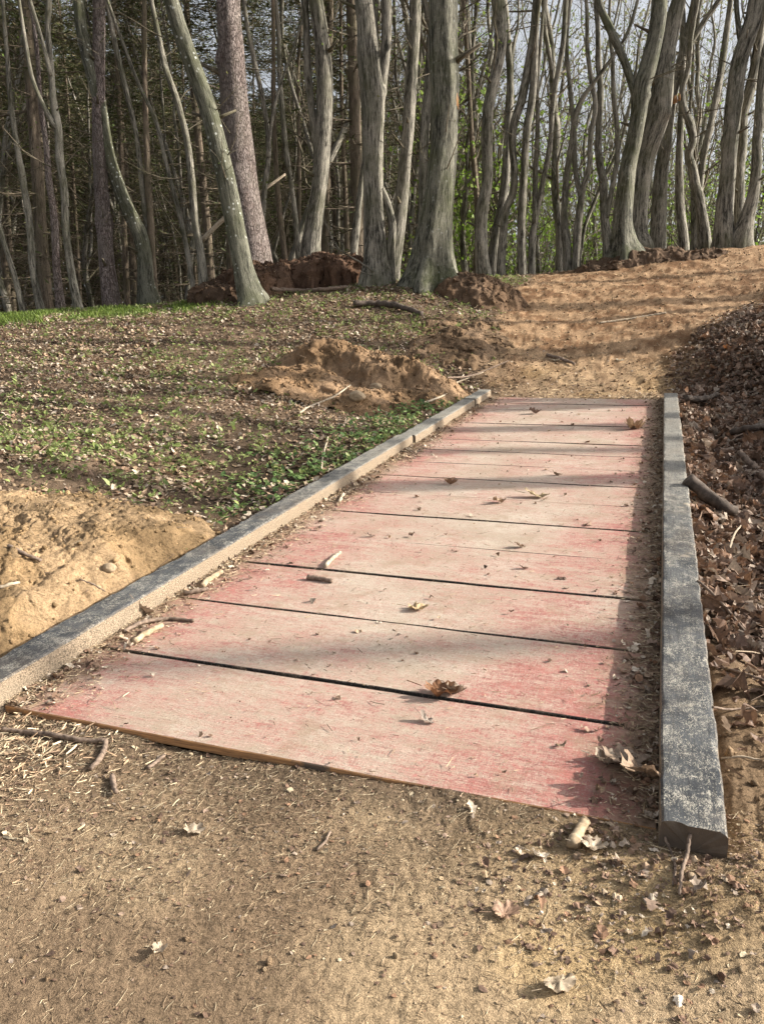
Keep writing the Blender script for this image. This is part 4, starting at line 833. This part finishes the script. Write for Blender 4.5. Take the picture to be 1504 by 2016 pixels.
# leaves lying on the far forest floor
x, y = sample(9000, lambda x, y: inview(x, y, 36, 34)*(np.hypot(x, y) > 17)*(pathmask(x, y)[0] < .4), (-25, 22, 8, 34), 24)
V4_ = leaves('d', x, y, ground_z(x, y)+.01, g.uniform(.06, .11, len(x)), pick(BRN, len(x), g), MLEAF, g, .4)
def join(name, parts, mat, label, cat, kind='stuff'):
    V = []; Fq = []; C = []; o = 0
    for v, f, c in parts: V.append(v); Fq.append(f+o); C.append(c); o += len(v)
    return tag(mesh_np(name, np.concatenate(V), np.concatenate(Fq), mat, None, False, np.concatenate(C)), label, cat, None, kind)
join('leaf_litter', [V1_, V3_, V4_], MLEAF, 'pale dry fallen leaves covering the left slope and forest floor', 'leaf litter')
join('dark_leaf_litter', [V2_], MLEAF, 'large dark brown curled leaves banked right of the right side beam', 'leaf litter')
# herbs
def herbs():
    g = np.random.default_rng(31); parts = []
    def patch(x, y): 
        c = fbm(x*.55, y*.55, 4, 33); base = sst(-.10, .30, c)
        strip = np.exp(-((x-(-2.5+ (y-5.5)*.05))/.38)**2)*sst(4.7, 5.3, y)*sst(9.3, 8.3, y)
        far = .35*sst(10, 12, y)
        lowl = np.exp(-((x+4.5)/1.2)**2-((y-4.7)/.8)**2)
        return np.clip((base*.55+far*1.3+lowl*1.1)*.42*(1-pathmask(x, y)[0])**2*heapfree(x, y)+strip*.42+.15*(1-pathmask(x, y)[0]), 0, 1)*(x < UL-RW-.03)*inview(x, y)*sst(2.9, 4.0, y)*np.where(y > 16.5, .1, 1)
    x, y = sample(11500, patch, (-15, 1, 2.5, 18), 34)
    z = ground_z(x, y); k = g.integers(3, 7, len(x)); xs = np.repeat(x, k)+g.normal(0, .018, k.sum()); ys = np.repeat(y, k)+g.normal(0, .018, k.sum()); zs = np.repeat(z, k)+g.uniform(.005, .05, k.sum())
    col = pick([(.23, .28, .09), (.31, .36, .13), (.15, .20, .06), (.38, .42, .19), (.18, .23, .08)], len(xs), g)
    parts.append(leaves('h', xs, ys, zs, np.clip(g.lognormal(-3.5, .4, len(xs)), .012, .08), col, MGREEN, g, .35, g.uniform(-.1, .9, len(xs)), .2, .9))
    # bigger leaves along the beam
    x, y = sample(120, lambda x, y: np.exp(-((x-(-2.62+(y-5.5)*.04))/.30)**2)*sst(4.2, 5.2, y)*sst(9.0, 8., y)+.4*np.exp(-((x+2.6)/.3)**2-((y-4.3)/.5)**2), (-4, -2.2, 3.5, 9.3), 35)
    z = ground_z(x, y); k = g.integers(5, 9, len(x)); xs = np.repeat(x, k)+g.normal(0, .03, k.sum()); ys = np.repeat(y, k)+g.normal(0, .03, k.sum()); zs = np.repeat(z, k)+g.uniform(.02, .12, k.sum())
    parts.append(leaves('h', xs, ys, zs, g.uniform(.04, .07, len(xs)), pick([(.10, .17, .06), (.14, .22, .07), (.22, .31, .12), (.08, .13, .05)], len(xs), g), MGREEN, g, .3, g.uniform(-.3, .7, len(xs)), .15, .9))
    join('ground_cover', parts, MGREEN, 'low green spring herbs scattered over the leafy left slope', 'herbs')
herbs()
def blades(name, label, n, f, box, seed, h0, h1, pal, wdt=.006):
    g = np.random.default_rng(seed); x, y = sample(n, f, box, seed); n = len(x); z = ground_z(x, y)-.01; h = g.uniform(h0, h1, n); a = g.uniform(0, 6.28, n); l = g.uniform(.1, .6, n)*h; w_ = g.uniform(.6, 1.3, n)*wdt
    dx, dy = np.cos(a), np.sin(a); px_, py_ = -dy*w_, dx*w_
    B = np.stack([x, y, z], -1); pr = np.stack([px_, py_, 0*x], -1); M = B+np.stack([dx*l*.35, dy*l*.35, h*.6], -1); T = B+np.stack([dx*l, dy*l, h], -1)
    V = np.stack([B-pr, B+pr, M+pr, M-pr, T], 1).reshape(-1, 3); o = np.arange(n)[:, None]*5; c = np.repeat(pick(pal, n, g), 5, 0)
    me = mesh_np(name, V, [np.concatenate([o+[0, 1, 2], o+[0, 2, 3], o+[3, 2, 4]])], MGREEN, None, False, c); return tag(me, label, 'grass', None, 'stuff')
def crest(x, y):
    D = np.hypot(x-CAM[0], y-CAM[1]); a = np.degrees(np.arctan2(x-CAM[0], y-CAM[1])-view_az); return np.exp(-((D-14.55)/.5)**2)*sst(-10, -19, a+3*noise(x, y))*(a > -34)*sst(-.5, .3, noise(x*2.3, y*2.3))
blades('grass', 'bright green grass strip along the edge of the dark wood on the left', 8000, crest, (-15, -4, 8, 16), 51, .03, .12, [(.15, .22, .045), (.20, .26, .06), (.12, .17, .04)], .009)
# slivers: straw, needles, chips
def slivers(x, y, z, L, wd, col, g, tilt=.12, yaw=None):
    n = len(x); a = g.uniform(0, 6.283, n) if yaw is None else yaw; t = g.normal(0, tilt, n); d = np.stack([np.cos(a)*np.cos(t), np.sin(a)*np.cos(t), np.sin(t)], -1); s = np.stack([-np.sin(a), np.cos(a), 0*a], -1); u = np.array([0, 0, 1.])
    C = np.stack([x, y, z+np.abs(np.sin(t))*L*.5+wd*.5], -1); E0 = C-d*L[:, None]*.5; E1 = C+d*L[:, None]*.5; C = C+np.stack([g.normal(0, .06, n)*L, g.normal(0, .06, n)*L, 0*x], -1)
    w_ = wd[:, None]
    rows = []
    for q, k in ((E0, .8), (C, 1.), (E1, .5)): rows += [q-s*w_*k*.5-u*w_*.25, q+s*w_*k*.5-u*w_*.25, q+u*w_*.45*k]
    V = np.stack(rows, 1).reshape(-1, 3); o = np.arange(n)[:, None]*9; Fs = []
    for r0 in (0, 3):
        for k in range(3): k2 = (k+1) % 3; Fs += [o+[r0+k, r0+k2, r0+3+k2], o+[r0+k, r0+3+k2, r0+3+k]]
    Fs += [o+[0, 2, 1], o+[6, 7, 8]]
    return V, np.concatenate(Fs), np.repeat(col, 9, 0)
STR = [(.46, .36, .23), (.33, .245, .15), (.25, .18, .11), (.52, .43, .29), (.17, .12, .08), (.28, .20, .13)]
def debris():
    g = np.random.default_rng(61); parts = []
    def fore(x, y):
        # denser just before the ramp and towards its right corner, patchy on trodden soil
        v = y; edge = sst(.55, .05, V0-.05-v+.15*x+.12*noise(x*3, y*3)); c = sst(-.2, .4, fbm(x*1.5, y*1.5, 3, 62)); rgt = sst(-.3, .9, x)*.5
        return np.clip(.10+.22*c+.75*edge+rgt*.25, 0, 1)*inview(x, y, 40)*~ondeck(x, y)*(y < V0+.1)
    x, y = sample(30000, fore, (-3, 2.6, .35, 2.4), 63); z = ground_z(x, y); n = len(x)
    parts.append(slivers(x, y, z, np.clip(g.lognormal(-4.35, .6, n), .004, .075), g.uniform(.0005, .0013, n), pick(STR, n, g, .3)*.86, g))
    x, y = sample(7500, fore, (-3, 2.6, .35, 2.4), 64); n = len(x)
    parts.append(leaves('f', x, y, ground_z(x, y)+.001, np.clip(g.lognormal(-5.1, .55, n), .003, .022), pick(STR+DRK+DRK, n, g)*.9, MLEAF, g, .2, None, .3))
    # left front corner: chips
    x, y = sample(2600, lambda x, y: np.exp(-((x+1.95)/.42)**2-((y-1.55)/.28)**2)*~ondeck(x, y), (-3, -.8, .9, 2.4), 65); n = len(x)
    parts.append(slivers(x, y, ground_z(x, y), np.clip(g.lognormal(-3.9, .6, n), .006, .07), np.clip(g.lognormal(-6., .5, n), .001, .007), pick([(.60, .50, .34), (.48, .37, .24), (.36, .24, .15), (.22, .15, .10)], n, g), g, .25))
    # along both rails on the deck, and thinly on the boards
    def rl(x, y): return (np.exp(-(np.maximum(x-UL, 0)/.11)**1.5)*(.75+.5*noise(y*2.2, x))+ .8*np.exp(-(np.maximum(UR-x, 0)/.085)**1.5)+.006)*ondeck(x, y)
    x, y = sample(21000, rl, (UL, UR, V0, V1), 66); n = len(x); z = y/cS*sS+.003+g.uniform(0, .010, n)*np.exp(-np.minimum(np.abs(x-UL), np.abs(UR-x))/.06)
    parts.append(slivers(x, y, z, np.clip(g.lognormal(-4.1, .5, n), .006, .06), g.uniform(.001, .003, n), pick(STR, n, g), g, .2))
    x, y = sample(4600, rl, (UL, UR, V0, V1), 67); n = len(x); z = y/cS*sS+.005+g.uniform(0, .010, n)*np.exp(-np.minimum(np.abs(x-UL), np.abs(UR-x))/.06)
    parts.append(leaves('f', x, y, z, np.clip(g.lognormal(-4.1, .5, n), .006, .05), pick(BRN+DRK, n, g, .2), MLEAF, g, .3, None, .5, 1., True))
    x, y = sample(1500, lambda x, y: ondeck(x, y)*1., (UL, UR, V0, V1), 68); n = len(x)
    parts.append(slivers(x, y, y/cS*sS+.003, np.clip(g.lognormal(-4.3, .5, n), .005, .04), g.uniform(.0008, .0022, n), pick([(.30, .21, .14), (.20, .13, .09), (.14, .10, .07)], n, g), g, .1))
    # right corner leaves in front of and beside the right beam end
    x, y = sample(520, lambda x, y: np.exp(-((x-.05)/.28)**2-((y-1.52)/.20)**2)*(~ondeck(x, y))*~((x > UR) & (x < UR+RW) & (y > 1.6)), (-1, 1.2, 1, 2.2), 69); n = len(x)
    parts.append(leaves('f', x, y, ground_z(x, y)+.004, np.clip(g.lognormal(-4.3, .5, n), .006, .04), pick(BRN+DRK+DRK, n, g), MLEAF, g, .25, None, .5, 1., True))
    # path above the ramp
    x, y = sample(7000, lambda x, y: (pathmask(x, y)[0] > .3)*inview(x, y)*(y > V1)*(.3+.7*sst(13.5, 9.7, y)), (-4, 7, 9.4, 20), 70); n = len(x)
    parts.append(slivers(x, y, ground_z(x, y), np.clip(g.lognormal(-3.2, .6, n), .015, .22), g.uniform(.002, .007, n), pick([(.42, .30, .17), (.22, .14, .08), (.55, .42, .26), (.16, .10, .06)], n, g), g, .12))
    x, y = sample(2600, lambda x, y: (pathmask(x, y)[0] > .3)*inview(x, y)*(y > V1)*(.12+.9*sst(12.5, 9.7, y)), (-4, 7, 9.4, 20), 71); n = len(x)
    parts.append(leaves('f', x, y, ground_z(x, y)+.003, g.uniform(.012, .045, n), pick(BRN+DRK, n, g), MLEAF, g, .3))
    # twigs in the litter of both banks
    x, y = sample(4200, lambda x, y: ((x < UL-RW) | (x > UR+RW) | (y > V1))*inview(x, y)*(y > 1.5)*(pathmask(x, y)[0] < .5), (-14, 5, 1.5, 18), 72); n = len(x)
    parts.append(slivers(x, y, ground_z(x, y)+.015, np.clip(g.lognormal(-2.2, .5, n), .04, .4), g.uniform(.002, .006, n), pick([(.34, .26, .18), (.20, .14, .10), (.12, .09, .07)], n, g), g, .15))
    for i_, (hv, hc) in enumerate(HV):
        k_ = 420 if i_ in (1, 2, 3) else 200; q_ = hv[g.integers(0, len(hv), k_)]
        parts.append(slivers(q_[:, 0], q_[:, 1], q_[:, 2], np.clip(g.lognormal(-2.9, .6, k_), .02, .3), g.uniform(.0015, .005, k_), pick([(.30, .22, .15), (.16, .11, .08), (.10, .07, .05), (.40, .32, .22)], k_, g), g, .35))
    join('twig_debris', parts, MCHIP, 'fine straw, needles, bark crumbs and twigs strewn over soil, boards and litter', 'debris')
debris()
def clods(name, label, n, f, box, seed, s0, s1, pal):
    g = np.random.default_rng(seed); x, y = sample(n, f, box, seed); n = len(x); z = surf_z(x, y); t = (1+5**.5)/2
    ico = np.array([(-1, t, 0), (1, t, 0), (-1, -t, 0), (1, -t, 0), (0, -1, t), (0, 1, t), (0, -1, -t), (0, 1, -t), (t, 0, -1), (t, 0, 1), (-t, 0, -1), (-t, 0, 1)])/1.9
    fc = np.array([(0, 11, 5), (0, 5, 1), (0, 1, 7), (0, 7, 10), (0, 10, 11), (1, 5, 9), (5, 11, 4), (11, 10, 2), (10, 7, 6), (7, 1, 8), (3, 9, 4), (3, 4, 2), (3, 2, 6), (3, 6, 8), (3, 8, 9), (4, 9, 5), (2, 4, 11), (6, 2, 10), (8, 6, 7), (9, 8, 1)])
    cc_ = pick(pal, n, g)
    for i_, (hv, hc) in enumerate(HV):
        k_ = 2600 if i_ < 2 else 900; q_ = hv[g.integers(0, len(hv), k_)]; q_ = q_[q_[:, 2] > base_z(q_[:, 0], q_[:, 1])-.02]
        x = np.r_[x, q_[:, 0]]; y = np.r_[y, q_[:, 1]]; z = np.r_[z, q_[:, 2]]; cc_ = np.r_[cc_, hc[None]*g.uniform(.6, 1.15, (len(q_), 1))]
    n = len(x)
    s = s0*(s1/s0)**(g.uniform(0, 1, n)**2.5)*np.where(np.hypot(x, y) > 5, 1.3, np.where((y < V0) & (x < .6), .42, .8)); V = ico[None]*s[:, None, None]*.5*g.uniform(.6, 1.3, (n, 12, 1))*g.uniform(.6, 1.2, (n, 1, 3)); V = V+np.stack([x, y, z+s*.12], -1)[:, None]
    tag(mesh_np(name, V.reshape(-1, 3), (fc[None]+np.arange(n)[:, None, None]*12).reshape(-1, 3), MS, None, True, np.repeat(cc_, 12, 0)), label, 'soil crumbs', None, 'stuff')
SOILP = [(.30, .21, .13), (.22, .15, .09), (.35, .26, .165)]
clods('soil_crumbs', 'small crumbs and clods of soil lying on the trodden ground and heap edges', 15000, lambda x, y: np.clip(.06+sst(.05, .5, x)*sst(3.4, 2., y)+.6*np.exp(-(np.hypot(x+3.05, (y-2.85))/1.2)**4)+.9*np.exp(-(np.hypot(x-mh[0]+.0, (y-mh[1]+.5))/1.0)**4)+.04*(y > 10)*pathmask(x, y)[0], 0, 1)*inview(x, y, 40)*~ondeck(x, y)*~((x > UR) & (x < UR+RW) & (y > 1.6)), (-5, 4, .4, 19), 81, .005, .045, SOILP)
# ------------------------------------------------------------------ single leaves, sticks and stones worth pointing at
scn.view_layers[0].update(); dg = bpy.context.evaluated_depsgraph_get()
def cast(px, py):
    r = ray(px, py); h, loc, nrm, *_ = scn.ray_cast(dg, Vector(CAM), Vector(r/np.linalg.norm(r)), distance=60)
    return np.array(loc) if h else hit(px, py)
def stick(label, pts, wpx, mat, name='stick', branches=(), cat='stick', lift=.5, knob=.12, ends=.8):
    P = [cast(*p) for p in pts]; D = np.linalg.norm(P[0]-CAM); r = wpx/F*D*.5
    P = [p+np.array([0, 0, r*lift*2]) for p in P]; g = np.random.default_rng(int(pts[0][0]*7+pts[0][1])); org = P[0].copy()
    B = Buf(); a, rr = smooth_path(P, [r]*(len(P)-1)+[r*ends], max(.008, r)) if len(P) > 2 else (np.array([P[0]+(P[1]-P[0])*t for t in np.linspace(0, 1, 14)]), np.linspace(r, r*ends, 14))
    a = a+g.normal(0, r*.12, a.shape); B.tube(a, rr*(1+g.uniform(-knob, knob, len(rr))), 9, .10, int(pts[0][0]))
    for br in branches:
        Q = [cast(*p) for p in br]; Q = [q+np.array([0, 0, r]) for q in Q]; B.tube(Q, np.linspace(r*.6, r*.25, len(Q)), 6)
    return tag(B.build(name, mat, None, org), label, cat) and None
def setloc(o, org): o.location = org
_b = Buf.build
def build_at(s, name, mat, parent=None, org=(0, 0, 0)):
    o = _b(s, name, mat, parent, org)
    if parent is None: o.location = tuple(org)
    return o
Buf.build = build_at
ST = [
 ('pale split stick lying against the left beam beside the third gap', [(398, 1160), (418, 1142), (437, 1130)], 11, MWOOD),
 ('short dark bark piece at the left end of the widest board gap', [(362, 1172), (385, 1168), (410, 1163)], 9, MSTICK),
 ('dark curved branch lying in the litter at the left beam', [(243, 1247), (285, 1228), (330, 1222), (383, 1226)], 8, MSTICK),
 ('thick peeled stick below the dark curved branch at the left beam', [(264, 1270), (290, 1252), (320, 1236)], 12, MWOOD),
 ('small pale stick standing askew on a board, above the brown stub', [(640, 1118), (655, 1103), (670, 1091)], 8, MPALE),
 ('short brown stub of wood lying on a board left of the centre', [(606, 1141), (630, 1144), (654, 1148)], 10, MSTICK),
 ('small light stick on a board at the upper left by the beam', [(668, 992), (673, 982), (677, 975)], 7, MPALE),
 ('long dark thorny twig on the chips before the left corner of the ramp', [(8, 1440), (60, 1447), (110, 1452), (160, 1462), (208, 1463)], 9, MSTICK),
 ('curved grey stick hanging from the end of the thorny twig', [(209, 1462), (205, 1485), (192, 1505), (178, 1520)], 10, MSTICK),
 ('short upright-lying grey stick on the soil below the curved stick', [(222, 1532), (224, 1548), (229, 1566)], 10, MSTICK),
 ('small grey stick on the soil under the ramp front edge', [(291, 1516), (308, 1503), (326, 1489)], 7, MSTICK),
 ('stout peeled broken stick against the right front corner of the ramp', [(1124, 1676), (1152, 1624)], 24, MWOOD),
 ('thin pale twig pointing down from the right beam end', [(1358, 1646), (1350, 1690), (1340, 1725), (1337, 1766)], 6, MSTICK),
 ('thin forked twig left of the pale twig at the right beam end', [(1308, 1650), (1320, 1680), (1328, 1710), (1324, 1745)], 5, MSTICK),
 ('small y-shaped twig alone on the trodden soil', [(650, 1640), (638, 1662), (624, 1676)], 5, MSTICK),
 ('short dark root lying on the sandy heap', [(18, 1078), (45, 1092), (82, 1108)], 7, MSTICK),
 ('pale splinter at the left frame edge on the sandy heap', [(0, 1160), (20, 1154), (38, 1150)], 6, MPALE),
 ('thin dark twig on the sandy heap by the beam', [(158, 1142), (185, 1152), (208, 1166)], 3, MSTICK),
 ('dark mossy log end slanting out from under the right beam', [(1352, 955), (1385, 985), (1415, 1005), (1445, 1022)], 24, MLOG),
 ('grey-green stick at the right frame edge above the dark log', [(1455, 897), (1480, 922), (1506, 948)], 11, MSTICK),
 ('white forked twig on the dark leaves below the log end', [(1433, 1088), (1442, 1060), (1458, 1036)], 4, MPALE),
 ('long thin dark branch lying across dark leaves at the right edge', [(1372, 1145), (1420, 1190), (1460, 1240), (1504, 1292)], 5, MSTICK),
 ('thin straight twig poking right from the side beam', [(1402, 1394), (1450, 1398), (1504, 1392)], 4, MSTICK),
 ('thin twig across the soil lower right of the side beam', [(1418, 1495), (1460, 1492), (1504, 1500)], 4, MPALE),
 ('bent dark twig on soil beside the middle of the lower right beam', [(1395, 1310), (1440, 1322), (1504, 1342)], 5, MSTICK),
 ('dark log on the leafy slope below the thick mossy trunk', [(697, 605), (740, 604), (780, 608), (830, 625)], 12, MLOG),
 ('long thin log lying before the red-brown earth heap', [(534, 574), (580, 576), (630, 575), (682, 570)], 8, MSTICK),
 ('pale twisted root on the crumbly slope of the middle heap', [(590, 815), (620, 798), (650, 786), (690, 760)], 4, MPALE),
 ('thin pale twig standing out of the dark hollow by the beam', [(632, 930), (636, 900), (646, 862)], 4, MPALE),
 ('long curved pale twig on litter above the left beam top end', [(835, 795), (870, 782), (905, 752), (950, 735)], 4, MPALE),
 ('thin straight twig crossing the litter left of the path', [(880, 745), (930, 740), (1000, 712)], 3, MSTICK),
 ('short dark stick on the right side of the path', [(1076, 702), (1100, 708), (1130, 720)], 6, MSTICK),
 ('thin pale twig lying across the orange path', [(1180, 638), (1225, 632), (1310, 618)], 4, MPALE),
 ('dark curled root at the right bank edge by the path', [(1350, 790), (1390, 790), (1410, 782)], 11, MLOG),
 ('brown log half buried in dark leaves right of the far beam end', [(1440, 858), (1475, 850), (1508, 846)], 12, MLOG),
]
for lab, pts, wpx, mat in ST:
    if mat is MLOG: stick(lab, pts, wpx, mat, 'log', cat='log')
    else: stick(lab, pts, wpx, mat)
# bleached pole leaning in the wood, passing behind the leaning tree and the thick pine
Pp = [at(398, 473, 17.2), at(440, 432, 17.3), at(500, 388, 17.5), at(562, 343, 17.8)]; B_ = Buf(); a_, r_ = smooth_path(Pp, [.055, .05, .04, .025], .08); B_.tube(a_, r_, 9, .1, 4)
tag(B_.build('fallen_pole', MPALE, None, Pp[0]), 'bleached fallen pole propped between the leaning tree and the thick pine', 'pole')
def hero_leaf(label, px, py, size, col, yaw=0., tilt=.1, curl=.3, kind='lobed', lobes=7, seed=1, roll=0.):
    g = np.random.default_rng(seed); n = 64; th = np.linspace(0, 2*math.pi, n, endpoint=False)
    if kind == 'lobed': rad = .5*(.62+.30*np.abs(np.cos(th*lobes/2))**.7+.05*np.cos(th*23))*(1+.12*np.cos(th)); sy = .75
    elif kind == 'maple': rad = .5*(.66+.34*np.abs(np.cos(th*2.5))**1.2+.06*np.cos(th*17)+.04*np.cos(th*11+1)); sy = 1.
    else: rad = .5*(.95+.06*np.cos(th*19)); sy = .45
    V = [[0, 0, 0]]; C = [1.15]
    for k, f in enumerate((.25, .5, .75, 1.)):
        for j in range(n):
            x = math.cos(th[j])*rad[j]*f; y = math.sin(th[j])*rad[j]*f*sy; V.append([x, y, 0]); C.append(1.-.12*f+.12*math.cos(th[j]*lobes))
    V = np.array(V); x, y = V[:, 0].copy(), V[:, 1].copy()
    z = curl*(x*x*1.2+y*y*2.2)+.10*noise(x*5+seed, y*5, 0, seed)+.05*noise(x*13, y*13, 0, seed+1)-.12*np.abs(y)*0+.04*np.exp(-(y/.02)**2)
    V[:, 2] = z; Fs = [[0, 1+j, 1+(j+1) % n] for j in range(n)]; Q = [[1+k*n+j, 1+(k+1)*n+j, 1+(k+1)*n+(j+1) % n, 1+k*n+(j+1) % n] for k in range(3) for j in range(n)]
    # stalk
    s0 = len(V); V = np.r_[V, [[-.45, -.012, .02], [-.45, .012, .02], [-.45, 0, .04], [-.85, -.01, .05], [-.85, .01, .05], [-.85, 0, .07]]]; C += [.7]*6; Q += [[s0, s0+1, s0+4, s0+3], [s0+1, s0+2, s0+5, s0+4], [s0+2, s0, s0+3, s0+5]]
    V = V*size; M = Matrix.Rotation(yaw, 3, 'Z') @ Matrix.Rotation(tilt, 3, 'Y') @ Matrix.Rotation(roll, 3, 'X'); V = V@np.array(M).T
    p = cast(px, py); V[:, 2] -= V[:, 2].min()-.002
    o = mesh_np('fallen_leaf', V, [np.array(Fs), np.array(Q)], MLEAF, None, True, np.array(C)[:, None]*np.array(col)[None]); o.location = p
    tag(o, label, 'leaf')
LV = [
 ('pale tan lobed leaf lying flat on the third board from the front', 820, 1200, .10, (.42, .31, .18), .2, .05, .3, 'lobed'),
 ('dark brown folded leaf standing in the nearest board gap', 862, 1368, .13, (.20, .10, .05), .1, .2, .8, 'lobed'),
 ('curled grey-brown leaf beside the dark folded leaf in the gap', 893, 1368, .09, (.24, .18, .13), 1.2, .45, .9, 'lobed'),
 ('small grey curled leaf near the middle of the front board', 838, 1421, .06, (.30, .25, .21), -.3, .5, .9, 'oval'),
 ('long tan leaf lying on a board right of the centre, far half of ramp', 1056, 980, .17, (.40, .31, .19), 0, .1, .5, 'oval'),
 ('crumpled brown leaf at the left of the far half boards', 884, 954, .12, (.27, .16, .10), .5, .2, .9, 'lobed'),
 ('small dark leaf right of centre above the long tan leaf', 1095, 936, .08, (.22, .15, .10), .3, .4, .9, 'oval'),
 ('small brown curled leaf below the long tan leaf', 980, 991, .10, (.30, .21, .14), .9, .3, .9, 'lobed'),
 ('small dark curled leaf right of centre on a middle board', 1020, 1078, .07, (.22, .15, .10), .2, .4, .9, 'lobed'),
 ('tiny dark brown leaf on a middle board', 1029, 1120, .05, (.18, .11, .08), .2, .4, .9, 'oval'),
 ('upright tan star-shaped leaf by the right beam near the top of the ramp', 1248, 846, .20, (.36, .25, .15), 1.6, .45, .7, 'maple'),
 ('dark crumpled leaf near the top end of the ramp', 1050, 815, .15, (.15, .10, .08), .2, .3, 1.0, 'lobed'),
 ('tiny dark clod-like leaf on a middle board left of centre', 729, 1057, .05, (.13, .09, .07), .2, .4, .9, 'oval'),
 ('largest dry star-shaped leaf leaning against the front of the right beam', 1272, 1545, .17, (.33, .23, .155), 1.1, .45, .35, 'maple'),
 ('pale brown star-shaped leaf in the shade beside the largest leaf', 1228, 1504, .13, (.30, .22, .16), .4, .1, .3, 'maple'),
 ('grey-brown crumpled leaf in shade by the right beam above the two star leaves', 1190, 1502, .09, (.38, .31, .24), .4, .35, .9, 'lobed'),
 ('pale cream leaf on the ground just right of the stout peeled stick', 1163, 1672, .08, (.42, .34, .25), .4, .25, .6, 'lobed'),
 ('pinkish brown leaf with a dark curled edge on the lower right soil', 993, 1802, .07, (.34, .22, .15), .6, .15, .5, 'lobed'),
 ('white-tan curled leaf under the front edge right of centre', 1060, 1690, .05, (.58, .50, .40), .6, .5, .9, 'oval'),
 ('cream narrow leaf in the lower right foreground soil', 1100, 1945, .08, (.33, .26, .18), .8, .15, .3, 'oval'),
 ('pale tan crumpled leaf on the soil left of centre', 380, 1638, .06, (.42, .34, .25), .4, .2, .7, 'lobed'),
 ('faded brown leaf near the bottom of the trodden soil', 315, 1880, .05, (.45, .36, .26), 2.1, .3, .8, 'lobed'),
 ('brown curled leaf against the left beam by the thick peeled stick', 283, 1212, .11, (.40, .30, .22), 1., .9, .8, 'lobed'),
 ('orange brown leaf on the dark bank at the far right', 1428, 690, .16, (.45, .20, .08), 1., .7, .8, 'lobed'),
 ('white-grey leaf lying on the path above the ramp, left one of two', 1095, 711, .13, (.62, .56, .46), .1, .2, .6, 'lobed'),
 ('cream leaf lying on the path above the ramp, right one of two', 1218, 711, .13, (.66, .60, .48), .1, .2, .6, 'lobed'),
]
for i, L_ in enumerate(LV): hero_leaf(*L_, seed=i+2)
def stone(label, px, py, size, seed):
    import bmesh
    bm = bmesh.new(); bmesh.ops.create_icosphere(bm, subdivisions=3, radius=.5); g = np.random.default_rng(seed)
    for v in bm.verts:
        c = np.array(v.co); k = 1+.28*float(noise(np.array([c[0]*1.7+seed]), np.array([c[1]*1.7]), c[2]*1.7, seed)[0])+.06*float(noise(np.array([c[0]*7]), np.array([c[1]*7]), c[2]*7, seed)[0]); v.co = Vector((c[0]*k, c[1]*k*.8, c[2]*k*.65))*size
    me = bpy.data.meshes.new('stone'); bm.to_mesh(me); bm.free(); me.materials.append(MROCK); o = bpy.data.objects.new('stone', me); COL.objects.link(o); p = cast(px, py); o.location = p+np.array([0, 0, size*.12]); tag(o, label, 'stone')
stone('pale angular stone on the crumbly foot of the middle heap', 703, 785, .20, 3)
stone('smaller tan stone right of the pale angular stone on the middle heap', 742, 765, .16, 4)
stone('round pebble in the soil below the right beam end', 1361, 1727, .022, 5)
stone('small white pebble on the soil below the ramp front edge', 277, 1488, .012, 6)
stone('ochre stone on the sandy heap near the beam', 216, 1122, .07, 7)
